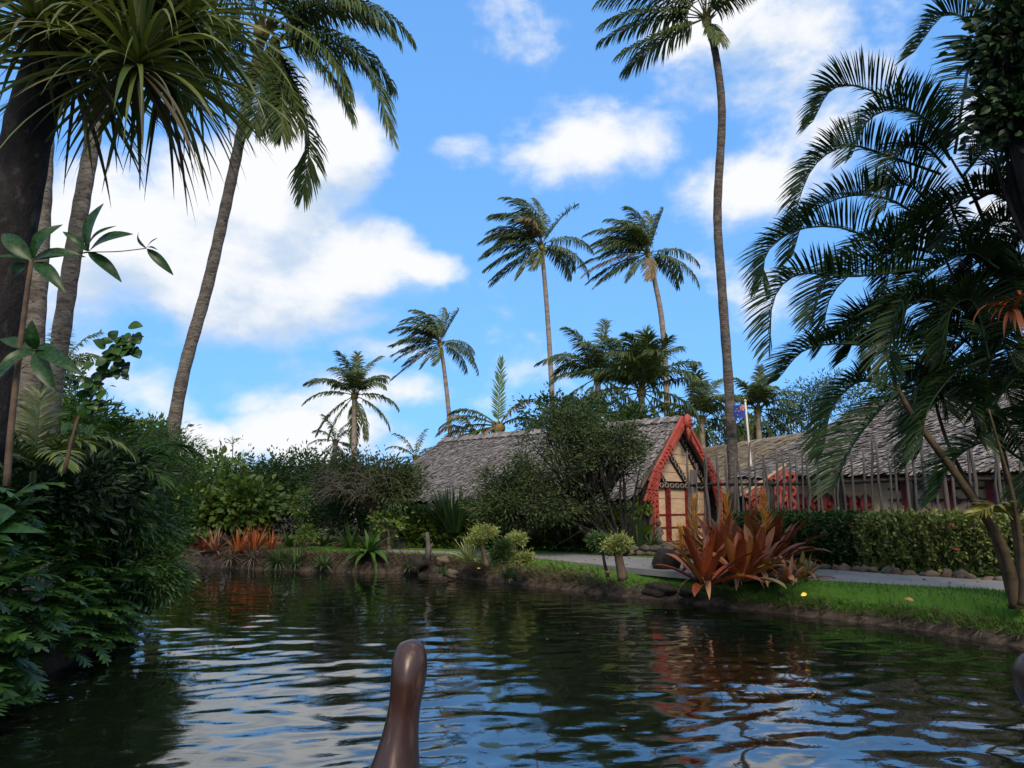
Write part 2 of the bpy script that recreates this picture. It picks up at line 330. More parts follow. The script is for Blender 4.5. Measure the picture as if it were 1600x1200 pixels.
def frond(mb, P0, d0, L, droop, nl=45, ll=0.5, lw=0.035, hang=0.4, wind=(0, 0, 0), stem=0.16, vup=0.25, r0=0.025, lwind=0.6, pts=None, a0=72, a1=22, jit=0.1):
    if pts is None: pts, tg = arc(P0, d0, L, droop, 14, wind)
    else: pts = spline(pts, 15); tg = nrm(np.gradient(pts, axis=0))
    mb.tube(pts, np.linspace(r0, r0 * 0.2, len(pts)), 5)
    t = np.repeat(np.linspace(stem, 1, nl), 2) + rng.normal(0, 0.004, nl * 2); t = np.clip(t, stem, 1); sg = np.tile([1.0, -1.0], nl)[:, None]
    x = t * (len(pts) - 1); i = np.minimum(x.astype(int), len(pts) - 2); f = (x - i)[:, None]
    P = pts[i] * (1 - f) + pts[i + 1] * f; T = nrm(tg[i] * (1 - f) + tg[i + 1] * f)
    S = np.cross(T, UP); bad = np.linalg.norm(S, axis=1) < 0.15; S[bad] = [1, 0, 0]; S = nrm(S); U = np.cross(S, T)
    u = (t - stem) / (1 - stem); a = np.radians(a0 + (a1 - a0) * u ** 1.3)[:, None]
    l = (ll * np.sin(np.pi * (0.2 + 0.68 * u)) ** 0.7 * (1 + rng.normal(0, 0.07, len(u))))[:, None]
    ld = nrm(sg * S * np.sin(a) + T * np.cos(a) + U * vup + rng.normal(0, jit, (len(u), 3)))
    w = np.asarray(wind, float)
    ld1 = nrm(ld + w * lwind * 0.4 - UP * hang * 0.25); ld2 = nrm(ld1 - UP * hang * (0.7 + 0.6 * rng.random((len(u), 1))) + w * lwind); ld3 = nrm(ld2 - UP * hang * 0.9 + w * lwind * 0.6)
    p1 = P + ld1 * l * 0.38; p2 = p1 + ld2 * l * 0.36; p3 = p2 + ld3 * l * 0.3
    Wd = T - ld * np.sum(T * ld, 1, keepdims=True); Wd = nrm(Wd + U * rng.normal(0.15, 0.3, (len(u), 1))) * (lw / 2)
    k = len(u); V = np.stack([P - Wd * .5, P + Wd * .5, p1 - Wd, p1 + Wd, p2 - Wd * .75, p2 + Wd * .75, p3], 1).reshape(-1, 3); b = np.arange(k)[:, None] * 7
    mb.add(V, np.concatenate([b + [0, 1, 3, 2], b + [2, 3, 5, 4]]), b + [4, 5, 6]); return mb
def strap(mb, P0, d0, L, W, droop, n=7, fold=0.25, prof=None, wind=(0, 0, 0), twist=0.0):
    pts, tg = arc(P0, d0, L, droop, n, wind); m = len(pts); t = np.linspace(0, 1, m)
    w = W / 2 * (prof(t) if prof else np.clip(np.minimum(0.6 + 3 * t, 1.0) * (1 - t ** 3), 0.02, 1))
    h = nrm([tg[0][0], tg[0][1], 0]) if np.hypot(tg[0][0], tg[0][1]) > 1e-3 else np.array([1.0, 0, 0])
    S = np.cross(h, UP)
    V = []
    for i in range(m):
        s_ = nrm(S - tg[i] * np.dot(S, tg[i])); u_ = np.cross(s_, tg[i])
        if twist: c_, q_ = math.cos(twist * t[i]), math.sin(twist * t[i]); s_, u_ = s_ * c_ + u_ * q_, u_ * c_ - s_ * q_
        V += [pts[i] - s_ * w[i] + u_ * fold * w[i], pts[i], pts[i] + s_ * w[i] + u_ * fold * w[i]]
    Q = []
    for i in range(m - 1): a = i * 3; Q += [(a, a + 1, a + 4, a + 3), (a + 1, a + 2, a + 5, a + 4)]
    return mb.add(V, Q)
def leaves(mb, P, D, size, aspect=0.45, fold=0.15, var=0.3, flat=0.0):
    """one folded diamond leaf at each P, pointing along D"""
    P = np.asarray(P); k = len(P); D = nrm(D); s = size * (1 + rng.uniform(-var, var, (k, 1)))
    A = nrm(np.cross(D, nrm(rng.normal(0, 1, (k, 3)) * (1 - flat) + UP * flat + 1e-3))); N = np.cross(A, D)
    c = P + D * s * 0.45
    V = np.stack([P, c + A * s * aspect / 2 + N * s * fold, P + D * s, c - A * s * aspect / 2 + N * s * fold], 1).reshape(-1, 3)
    b = np.arange(k)[:, None] * 4
    return mb.add(V, b + [0, 1, 2, 3])
def ovals(mb, P, D, size, aspect=0.55, var=0.25, flat=0.5, cup=0.12):
    """six-sided broad leaves"""
    P = np.asarray(P); k = len(P); D = nrm(D); s = size * (1 + rng.uniform(-var, var, (k, 1)))
    A = nrm(np.cross(D, nrm(rng.normal(0, 1, (k, 3)) * (1 - flat) + UP * flat + 1e-3))); N = np.cross(A, D)
    w = s * aspect / 2
    V = np.stack([P, P + D * s * .3 + A * w * .9 + N * s * cup, P + D * s * .65 + A * w * .85 + N * s * cup, P + D * s - N * s * cup * .5, P + D * s * .65 - A * w * .85 + N * s * cup, P + D * s * .3 - A * w * .9 + N * s * cup, P + D * s * .5], 1).reshape(-1, 3)
    b = np.arange(k)[:, None] * 7
    return mb.add(V, np.concatenate([b + [0, 1, 2, 6], b + [6, 2, 3, 4], b + [0, 6, 4, 5]]))
def clump_points(c, r, ncl, nper, rc, shell=0.55, low=-0.5):
    """clump centres through an ellipsoid, points about each; returns points, outward directions, clump centres"""
    c = np.asarray(c, float); r = np.asarray(r, float); cc = []
    while len(cc) < ncl:
        d = nrm(rng.normal(0, 1, 3))
        if d[2] < low: continue
        cc.append(c + d * r * (shell + (1 - shell) * rng.random()) * rng.uniform(0.85, 1.1))
    cc = np.array(cc); rcv = rc * rng.uniform(0.6, 1.4, (ncl, 1, 1))
    off = rng.normal(0, 0.5, (ncl, nper, 3)) * rcv * [1, 1, 0.75]
    P = (cc[:, None] + off).reshape(-1, 3); D = nrm(off * 1.2 / rcv + ((cc - c) / r)[:, None] * 0.7 + rng.normal(0, 0.35, off.shape)).reshape(-1, 3)
    return P, D, cc
def limb(mb, p0, p1, r0, r1, sag=0.12, n=6, seg=6):
    p0, p1 = np.asarray(p0, float), np.asarray(p1, float); L = np.linalg.norm(p1 - p0)
    mid = (p0 + p1) / 2 + rng.normal(0, sag * L, 3) * [1, 1, 0.5] + UP * sag * L * 0.5
    mb.tube(bez(p0, mid, p1, n), np.linspace(r0, r1, n), seg)
def tree(name, base, crowns, mat, bark, label, cat='tree', leaf=0.12, ncl=40, nper=60, rc=0.5, r0=0.12, group=None, aspect=0.45, kind='leaf', droop=0.2, fork=0.45, twigs=0, shell=0.5, low=-0.5, flat=0.0, lean=None, stems=1):
    base = np.asarray(base, float); root = thing(name, base, label, cat, group)
    cm = np.mean([np.asarray(c) for c, r in crowns], 0); tm = MB(); cr = MB()
    for s_ in range(stems):
        b_ = base + (rng.normal(0, 0.12, 3) * [1, 1, 0] if stems > 1 else 0)
        top = base + (cm - base) * fork + (rng.normal(0, 0.35, 3) * [1, 1, .3] if stems > 1 else 0)
        limb(tm, b_ - UP * 0.1, top, r0, r0 * 0.7, 0.05, 8, 8)
        for c, r in crowns:
            P, D, cc = clump_points(c, r, max(3, ncl // stems), nper, rc, shell, low)
            D = nrm(D - UP * droop)
            (ovals if kind == 'oval' else leaves)(cr, P, D, leaf, aspect, flat=flat)
            sub = cc[rng.choice(len(cc), min(len(cc), 9 + twigs), replace=False)]
            hub = top + (np.asarray(c) - top) * 0.35
            limb(tm, top, hub, r0 * 0.6, r0 * 0.4, 0.08)
            for q in sub: limb(tm, hub, q, r0 * 0.33, r0 * 0.06, 0.12, 6, 5)
    tm.build('trunk', bark, root, base); cr.build('crown', mat, root, base, smooth=False)
    return root
def palm(base, top, label, fronds, mat, trunk_mat, r0=0.2, r1=0.13, bend=(0, 0, 0), wind=(0, 0, 0), nl=40, ll=0.6, lw=0.05, group=None, name='coconut_palm', nuts=0, seg=10, swell=1.4, dry=(), spear=True, crown_r=0.24, lwind=0.6, rings=True):
    """fronds: list of (screen angle deg, towards viewer -1..1, length, droop, hang)"""
    base, top = np.asarray(base, float), np.asarray(top, float); root = thing(name, base, label, 'palm tree', group)
    n = 44; pts = spline([base - UP * 0.15, *bend, top], n) if isinstance(bend, list) else bez(base - UP * 0.15, (base + top) / 2 + np.asarray(bend), top, n); t = np.linspace(0, 1, n)
    rad = r1 + (r0 - r1) * (1 - t) ** 0.8 + r0 * (swell - 1) * np.exp(-t * 14)
    if rings: rad = rad * (1 + 0.035 * np.where(np.arange(n) % 2, 1, -1) + rng.normal(0, 0.012, n))
    MB().tube(pts, rad, seg).build('trunk', trunk_mat, root, base)
    cb = MB()
    for k in range(9):
        a = k * 2.4; d = nrm([math.cos(a), math.sin(a), 1.3]); strap(cb, top - UP * crown_r * 0.9, d, crown_r * 2.2, crown_r * 0.6, 0.3, 5, 0.3)
    cb.blob(top - UP * crown_r * 0.2, (r1 * 1.5, r1 * 1.5, crown_r), 0.1, 8, 6); cb.build('leaf_base', M['crownbase'], root, base)
    for k, (ang, dep, L, dr, hg) in enumerate(fronds):
        a = R(ang); d = nrm([math.cos(a) * math.sqrt(max(0, 1 - dep * dep)), -dep, math.sin(a) * math.sqrt(max(0, 1 - dep * dep))])
        mb = MB(); frond(mb, top + d * r1, d, L, dr, nl, ll * (0.85 + 0.3 * rng.random()), lw, hg, wind, 0.14, 0.2, r1 * 0.22, lwind)
        f = mb.build('frond', M['coco_dry'] if k in dry else mat, root, base, smooth=False)
        if k in dry: f['label'] = 'dry brown frond'
    if spear:
        mb = MB(); strap(mb, top, (0.05, 0, 1), fronds[0][2] * 0.55, 0.09, 0.05, 6, 0.9); mb.build('spear_leaf', M['coco_new'], root, base)
    for k in range(nuts):
        a = k * 2.1 + 0.5; MB().blob(top + np.array([math.cos(a) * (r1 + .14), math.sin(a) * (r1 + .14), -0.22 - 0.08 * (k % 2)]), (0.11, 0.11, 0.14), 0.04, 8, 6, k).build('coconut', M['coconut'], root, base)
    return root
def rosette(name, loc, label, cat, n, L, W, mat, group=None, e0=85, e1=20, droop=0.8, part_name='leaf', joined=False, mats=None, prof=None, fold=0.25, seg=6, base_r=0.05, parent=None, tilt=None, jL=0.2):
    root = thing(name, loc, label, cat, group) if parent is None else parent
    loc = np.asarray(loc, float); J = MB(); g = rng
    for k in range(n):
        u = (k + 0.5) / n; e = R(e0 + (e1 - e0) * u + g.normal(0, 6)); a = k * 2.399 + g.normal(0, 0.2)
        d = np.array([math.cos(a) * math.cos(e), math.sin(a) * math.cos(e), math.sin(e)])
        if tilt is not None: d = nrm(d + np.asarray(tilt))
        mb = J if joined else MB()
        strap(mb, loc + np.array([math.cos(a), math.sin(a), 0]) * base_r, d, L * (1 + g.uniform(-jL, jL)), W * (1 + g.uniform(-.2, .2)), droop * (0.6 + 0.8 * u), seg, fold, prof, twist=g.normal(0, 0.3))
        if not joined:
            mm = mat if mats is None else mats[int(g.integers(len(mats)))]
            mb.build(part_name, mm, root, root.location if parent is None else np.asarray(parent.location))
    if joined: J.build('foliage', mat, root, loc)
    return root
def stone_obj(loc, r, parent, origin, mat, seed, name='stone', jit=0.18):
    return MB().blob(loc, r, jit, 9, 6, seed).build(name, mat, parent, origin)
# ------------------------------------------------------------------ water
def make_water():
    x0, x1, y0, y1, st = -11.0, 11.0, 1.2, 23.0, 0.042
    nx, ny = int((x1 - x0) / st) + 1, int((y1 - y0) / st) + 1
    X, Y = np.meshgrid(np.linspace(x0, x1, nx), np.linspace(y0, y1, ny))
    Z = np.zeros_like(X); g = np.random.default_rng(5)
    for k in range(80):
        lam = 0.16 * (5.0 ** g.random() ** .9); th = R(-90) + g.normal(0, 0.55) + (0.35 if k % 3 else -0.5)
        kk = 2 * math.pi / lam; amp = 0.0125 * lam / math.sqrt(80) * 1.55 * g.uniform(0.5, 1.4)
        ph = g.uniform(0, 6.28)
        env = 0.65 + 0.35 * np.sin(X * g.uniform(.3, .9) + Y * g.uniform(.3, .9) + ph)
        Z += amp * env * np.sin(kk * (X * math.cos(th) + Y * math.sin(th)) + ph + 0.6 * np.sin(X * .9 + ph) + 0.5 * np.sin(Y * .7 + 2 * ph))
    fade = np.clip(np.minimum.reduce([X - x0, x1 - X, Y - y0, y1 - Y]) / 0.5, 0, 1); Z *= fade * (0.34 + 0.66 * np.exp(-(Y / 7.8) ** 2))
    V = np.stack([X, Y, Z], -1).reshape(-1, 3)
    i = (np.arange(ny - 1)[:, None] * nx + np.arange(nx - 1)[None]).reshape(-1, 1)
    mb = MB(); mb.add(V, i + [0, 1, nx + 1, nx])
    B = 300.0
    for a, b, c, d in ((-B, x0, -B, B), (x1, B, -B, B), (x0, x1, -B, y0), (x0, x1, y1, B)):
        mb.add([(a, c, 0), (b, c, 0), (b, d, 0), (a, d, 0)], [(0, 1, 2, 3)])
    m, t = newmat('lagoon_water')
    tcd = t.n('ShaderNodeTexCoord'); v = t.vscale(tcd.outputs['Object'], (0.8, 1.6, 1))
    bp = t.n('ShaderNodeBump'); bp.inputs['Strength'].default_value = 0.045; bp.inputs['Distance'].default_value = 0.02
    t.link(t.noise(v, 9, 4, 0.5, 0.6), bp.inputs['Height'])
    p = t.n('ShaderNodeBsdfPrincipled'); setp(t, p, Base_Color=(0.004, 0.007, 0.004), Roughness=0.015, IOR=2.2)
    t.link(bp.outputs[0], p.inputs['Normal']); o = t.n('ShaderNodeOutputMaterial'); t.link(p.outputs[0], o.inputs[0])
    tag(mb.build('water', m), kind='structure')
make_water()

# ------------------------------------------------------------------ ground
WL = [gp(x, y) for x, y in ((300, 884), (360, 888), (430, 891), (500, 893), (560, 895), (640, 898), (700, 903), (760, 908), (850, 918), (950, 930), (1030, 938), (1100, 945), (1200, 957), (1300, 968), (1400, 980), (1500, 995), (1600, 1012))]
FAR_BANK = np.array([(-60, 29, 0), (-25, 25, 0), (-14, 22.6, 0), (-10.5, 20.9, 0)] + [tuple(p) for p in WL] + [(7.4, 6.2, 0), (10, 3, 0), (14, 0, 0), (24, -6, 0), (60, -18, 0)], float)
def resample(P, step, lo=-13, hi=13):
    out = [P[0]]
    Q = spline(P, 1500); acc = 0
    for a, b in zip(Q[:-1], Q[1:]):
        acc += np.linalg.norm(b - a); s = step if lo < b[0] < hi else 3.0
        if acc >= s: out.append(b); acc = 0
    return np.array(out)
FB = resample(FAR_BANK, 0.09)
tgF = nrm(np.gradient(FB, axis=0)); 
for _ in range(60): tgF = nrm((np.roll(tgF, 1, 0) + np.roll(tgF, -1, 0) + tgF) / 3 if False else np.concatenate([tgF[:1], (tgF[:-2] + tgF[1:-1] + tgF[2:]) / 3, tgF[-1:]]))
nF = np.stack([-tgF[:, 1], tgF[:, 0], np.zeros(len(FB))], 1)
OFF = np.array([-1.2, -0.3, -0.05, 0.03, 0.1, 0.18, 0.27, 0.36, 0.46, 0.6, 0.8, 1.1, 1.6, 2.4, 3.4, 5, 8, 12, 20, 40, 120, 700])
HGT = np.array([-0.7, -0.25, -0.05, 0.05, 0.14, 0.21, 0.27, 0.31, 0.335, 0.35, 0.36, 0.375, 0.395, 0.41, 0.415, 0.42, 0.42, 0.45, 0.5, 0.6, 1.0, 3.0])
HLOW = np.array([-0.7, -0.25, -0.05, 0.04, 0.09, 0.13, 0.165, 0.195, 0.22, 0.35, 0.41, 0.42, 0.42, 0.42, 0.42, 0.42, 0.42, 0.45, 0.5, 0.6, 1.0, 3.0])
def bank_z(x, hs=1.0):
    f = np.clip((np.asarray(x) + 2.4) / 2.6, 0, 1)[:, None]; return ((HGT * 1.08 * (1 - f) if hs == 1.0 else HGT * hs * (1 - f)) + HLOW * f * hs) if hs == 1.0 else np.broadcast_to(HGT * hs, (len(f), len(HGT)))
def bank_sheet(B, N, name, mat, amp=0.05, hs=1.0, seed=3, rough_all=False):
    g = np.random.default_rng(seed); m = len(B); n = len(OFF)
    s = np.arange(m)[:, None] * 0.09
    jn = sum(g.uniform(.4, 1) * np.sin(s * f + g.uniform(0, 6.28) + OFF[None] * g.uniform(2, 7)) for f in (0.7, 1.9, 3.3, 5.1, 8.7, 13.0)) / 3.0 + g.normal(0, .25, (m, n))
    near = np.exp(-((OFF - 0.2) / 0.28) ** 2)[None]
    P = B[:, None] + N[:, None] * (OFF[None] + jn * amp * near)[..., None]
    P[..., 2] = bank_z(B[:, 0], hs) + np.roll(jn, 7, 0) * amp * 0.7 * near * np.clip(bank_z(B[:, 0], 1)[:, 10:11] * 2.6 - .2, .3, 1)
    q = (np.arange(m - 1)[:, None] * n + np.arange(n - 1)[None]).reshape(-1, 1)
    mb = MB(); mb.add(P.reshape(-1, 3), q + [0, n, n + 1, 1]); o = mb.build(name, mat)
    at_ = o.data.attributes.new('inland', 'FLOAT', 'POINT'); at_.data.foreach_set('value', np.broadcast_to(OFF[None], (m, n)).astype(np.float32).ravel())
    return tag(o, kind='structure')
def ground_mat():
    m, t = newmat('bank_and_lawn'); tcd = t.n('ShaderNodeTexCoord'); ob = tcd.outputs['Object']
    a = t.n('ShaderNodeAttribute'); a.attribute_name = 'inland'; off = a.outputs['Fac']
    sx = t.n('ShaderNodeSeparateXYZ'); t.link(ob, sx.inputs[0])
    n1 = t.noise(ob, 1.3, 5); n2 = t.noise(ob, 9, 6, .65); n3 = t.noise(ob, 60, 4, .7)
    earth = t.mix(t.ramp(n2, .3, .7), (0.022, 0.018, 0.014), (0.095, 0.075, 0.06))
    green = t.mix(t.math('ADD', t.math('MULTIPLY', n3, .6), t.math('MULTIPLY', n1, .4)), (0.045, 0.12, 0.014), (0.1, 0.21, 0.03))
    green = t.mix(t.ramp(n2, .62, .8), green, (0.1, 0.12, 0.03))
    soil = t.mix(t.ramp(n2, .3, .7), (0.018, 0.014, 0.01), (0.055, 0.042, 0.03))
    edge = t.math('ADD', off, t.math('MULTIPLY', t.math('SUBTRACT', n2, .5), .5))
    dirtx = t.math('ADD', sx.outputs[0], t.math('MULTIPLY', t.math('SUBTRACT', n1, .5), 2.0))
    lim = t.ramp(dirtx, -2.6, -0.4, 0.7, 0.2)
    f1 = t.math('MULTIPLY', t.ramp(t.math('SUBTRACT', edge, lim), -0.04, 0.1), t.ramp(dirtx, -7.2, -6.2))
    c = t.mix(f1, earth, green); c = t.mix(t.ramp(edge, 4.3, 4.9), c, soil)
    p = t.n('ShaderNodeBsdfPrincipled'); setp(t, p, Base_Color=c, Roughness=0.95); p.inputs['Specular IOR Level'].default_value = 0.1
    b = t.n('ShaderNodeBump'); b.inputs['Strength'].default_value = 0.8; b.inputs['Distance'].default_value = 0.03
    t.link(t.math('ADD', n3, n2), b.inputs['Height']); t.link(b.outputs[0], p.inputs['Normal'])
    o = t.n('ShaderNodeOutputMaterial'); t.link(p.outputs[0], o.inputs[0]); return m
bank_sheet(FB, nF, 'ground', ground_mat(), 0.075)
NEAR = np.array([(-1.8, -40, 0), (-2.2, -8, 0), (-2.9, 1, 0), (-3.6, 4, 0), (-3.9, 5.5, 0), (-4.5, 8.6, 0), (-6.2, 12.4, 0), (-7.9, 15.4, 0), (-10.5, 17.3, 0), (-16, 18.8, 0), (-60, 23, 0)], float)
NB = resample(NEAR, 0.2, -30, 30)
bank_sheet(NB, np.broadcast_to(nrm([-.8, -.6, 0]), NB.shape).copy(), 'near_shore', M['soil'], 0.04, 1.15, 9)

# path: a pale strip between lawn and hedges
PN = [gp(x, y, .42) for x, y in ((560, 859.5), (610, 862), (700, 865), (800, 870), (900, 879), (1000, 889), (1100, 897), (1270, 906), (1400, 914), (1570, 923), (1700, 934))]
PF = [gp(x, y, .42) for x, y in ((560, 855), (610, 857), (700, 859), (800, 861.5), (900, 865), (1000, 871), (1100, 878), (1270, 889), (1400, 897), (1570, 907), (1700, 916))]
PN = spline(PN, 60); PF = spline(PF, 60)
def make_path():
    m, t = newmat('concrete_path'); tcd = t.n('ShaderNodeTexCoord'); ob = tcd.outputs['Object']
    c = t.mix(t.ramp(t.noise(ob, 2.2, 6, .65), .3, .75), (0.16, 0.155, 0.15), (0.215, 0.21, 0.205)); c = t.mix(t.ramp(t.noise(ob, 38, 3, .6), .55, .8), c, (0.17, 0.165, 0.16))
    p = t.n('ShaderNodeBsdfPrincipled'); setp(t, p, Base_Color=c, Roughness=0.9)
    o = t.n('ShaderNodeOutputMaterial'); t.link(p.outputs[0], o.inputs[0])
    n = len(PN); V = np.concatenate([PN, PF]) * [1, 1, 0] + [0, 0, 0.427]; Vb = V - [0, 0, 0.1]
    i = np.arange(n - 1)[:, None]; mb = MB(); mb.add(np.concatenate([V, Vb]), np.concatenate([i + [0, 1, n + 1, n], i + [2 * n, 2 * n + 1, 1, 0], i + [n, n + 1, 3 * n + 1, 3 * n]]))
    tag(mb.build('path', m, smooth=False), kind='structure')
make_path()

# grass: blades over the lawn, dry fringe over the bank edge
def blades(name, mat, P, h, w, lean, down=0.0):
    k = len(P); a = rng.uniform(0, 6.28, k); D = np.stack([np.cos(a), np.sin(a), np.zeros(k)], 1); S = np.stack([-np.sin(a), np.cos(a), np.zeros(k)], 1)
    hh = h * rng.uniform(.6, 1.4, (k, 1)); ln = lean if isinstance(lean, np.ndarray) else D * lean
    tip = P + UP * hh * (1 - down) + ln * hh; V = np.stack([P - S * w / 2, P + S * w / 2, tip], 1).reshape(-1, 3)
    mb = MB(); mb.add(V, None, np.arange(k)[:, None] * 3 + [0, 1, 2]); return tag(mb.build(name, mat, smooth=False), kind='stuff')
def bank_points(k, lo, hi, xlo, xhi):
    ok = np.where((FB[:, 0] > xlo) & (FB[:, 0] < xhi))[0]; i = rng.choice(ok, k); o = rng.uniform(lo, hi, k)
    P = FB[i] + nF[i] * o[:, None] + rng.normal(0, .04, (k, 3)); zz = bank_z(FB[i, 0]); P[:, 2] = [np.interp(a, OFF, z) for a, z in zip(o, zz)]; return P, i
P, i = bank_points(90000, 0.2, 4.2, -6.0, 9.5)
d2 = np.array([np.interp(P[:, 0], PN[:, 0], PN[:, 1])]).ravel(); P = P[(P[:, 1] < d2 - 0.02)]
keep = (P[:, 2] > np.where(P[:, 0] > 0.3, .17, .33)) & ((P[:, 0] > -1.4) | (rng.random(len(P)) < 0.35)); P = P[keep]
tag(blades('grass', M['grass'], P, 0.045, 0.012, 0.5), 'short mown green grass between the path and the water', 'grass')
P, i = bank_points(15000, 0.06, 0.4, -7.5, 8.5); 
keep = rng.random(len(P)) < np.where(P[:, 0] < 3.6, 0.95, 0.5) * (0.35 + 0.65 * (np.sin(P[:, 0] * 5 + np.sin(P[:, 0] * 13)) > -.2)); P, i = P[keep], i[keep]
tag(blades('dry_grass', M['dry_grass'], P + UP * .02, 0.15, 0.014, -nF[i] * 0.85 + rng.normal(0, .35, P.shape), 0.85), 'dry brown grass and roots hanging over the bank edge', 'dry grass')
P, i = bank_points(5000, 0.2, 0.6, -7.0, 1.2)
tag(blades('root_fringe', M['dry_grass'], P + UP * .02, 0.26, 0.016, -nF[i] * 0.8 + rng.normal(0, .4, P.shape), 0.9), 'matted pale roots and dead grass hanging down the tall part of the bank', 'dry grass')
P, i = bank_points(9000, 0.1, 0.35, 2.5, 8.5)
tag(blades('bank_grass', M['grass'], P, 0.07, 0.012, -nF[i] * 0.6 + rng.normal(0, .4, P.shape), 0.3), 'longer grass growing along the lawn edge above the water', 'grass')

P, i = bank_points(420, 0.25, 4.0, -2.0, 9.0); D = nrm(rng.normal(0, 1, P.shape) * [1, 1, .15]); mb = MB(); leaves(mb, P + UP * .045, D, .05, .45, .1); tag(mb.build('leaf_litter', M['dry_grass'], None, smooth=False), 'scattered small fallen leaves on lawn and path', 'leaf litter', None, 'stuff')
k = 70; P = np.stack([rng.uniform(-6, 7, k), rng.uniform(5, 17, k), np.full(k, .012)], 1); mb = MB(); leaves(mb, P, nrm(rng.normal(0, 1, P.shape) * [1, 1, .02]), .05, .4, .05, flat=.97); tag(mb.build('floating_leaves', M['dry_grass'], None, smooth=False), 'few small leaves floating on the dark water', 'floating leaves', None, 'stuff')
# sky-side distant woods, low behind everything
def wood(name, P, mat, leaf, label, D=None, oval=False):
    mb = MB(); k = len(P); D = nrm(rng.normal(0, 1, (k, 3)) + [0, -0.3, 0.3]) if D is None else D
    (ovals if oval else leaves)(mb, P, D, leaf, 0.5); return tag(mb.build(name, mat, smooth=False), label, 'woods', None, 'stuff')
k = 14000; x = rng.uniform(-45, 60, k); h = 2.6 + 0.5 * np.sin(x * .45) + .35 * np.sin(x * 1.3 + 1)
P = np.stack([x, 44 + rng.normal(0, 1.6, k), 0.4 + h * rng.random(k) ** 0.6], 1)
wood('far_woods', P, M['tree_dark'], 0.6, 'dark mass of woodland far behind the houses')

# ------------------------------------------------------------------ thatch
def thatch(mb, e0, e1, r0_, r1_, rows, step, length=0.34, width=0.09, lift=0.05):
    """overlapping leaf strips from eave e0-e1 up to ridge r0-r1"""
    e0, e1, r0_, r1_ = map(lambda v: np.asarray(v, float), (e0, e1, r0_, r1_)); N = nrm(np.cross(e1 - e0, (r0_ + r1_) / 2 - (e0 + e1) / 2))
    if N[2] < 0: N = -N
    for r in range(rows + 1):
        t = r / rows; a = e0 + (r0_ - e0) * t; b = e1 + (r1_ - e1) * t; n = max(3, int(np.linalg.norm(b - a) / step))
        u = (np.arange(n) + rng.uniform(0, 1, n)) / n; P = a + (b - a) * u[:, None]; dn = nrm((e0 + (e1 - e0) * u[:, None]) - (r0_ + (r1_ - r0_) * u[:, None]))
        S = nrm(b - a); w = width * rng.uniform(.5, 1.5, (n, 1)); L = length * rng.uniform(.6, 1.35, (n, 1)); sk = rng.normal(0, .1, (n, 1))
        P = P + N * rng.uniform(0.01, .03, (n, 1)); tip = P + (dn + S * sk) * L + N * lift * rng.uniform(.1, 1.3, (n, 1))
        V = np.stack([P - S * w / 2, P + S * w / 2, tip + S * w * .4, tip - S * w * .4], 1).reshape(-1, 3)
        mb.add(V, np.arange(n)[:, None] * 4 + [0, 1, 2, 3])
def slab(mb, a, b, c, d, th=0.12):
    A = np.array([a, b, c, d], float); N = nrm(np.cross(A[1] - A[0], A[2] - A[0])); N = N if N[2] > 0 else -N
    V = np.concatenate([A, A - N * th]); mb.add(V, [(0, 1, 2, 3), (7, 6, 5, 4), (0, 4, 5, 1), (1, 5, 6, 2), (2, 6, 7, 3), (3, 7, 4, 0)])

# ------------------------------------------------------------------ carved meeting house
HA = np.array([*(at(1066, 655, 20.0)[:2]), 0.6]); HR = np.array([.7, .714, 0]); HBk = np.array([-.714, .7, 0])
def hl(x, y, z): return (x, y, z)
def lattice_bar(mb, p0, p1, w, th, nvec, n):
    """carved board: two rails with diagonal struts and knobs between"""
    p0, p1, nv = np.asarray(p0, float), np.asarray(p1, float), nrm(nvec); T = nrm(p1 - p0); S = nrm(np.cross(nv, T)); L = np.linalg.norm(p1 - p0)
    for sg in (-1, 1): mb.box((p0 + p1) / 2 + S * sg * w * .4, (L, w * .22, th), (T, S, nv))
    for k in range(n):
        c = p0 + T * L * (k + .5) / n; a = R(42) * (1 if k % 2 else -1); t2 = T * math.cos(a) + S * math.sin(a)
        mb.box(c, (L / n * 1.25, L / n * .34, th * 1.25), (t2, np.cross(nv, t2), nv)); mb.box(c, (L / n * .4, w * .34, th * 1.7), (T, S, nv))
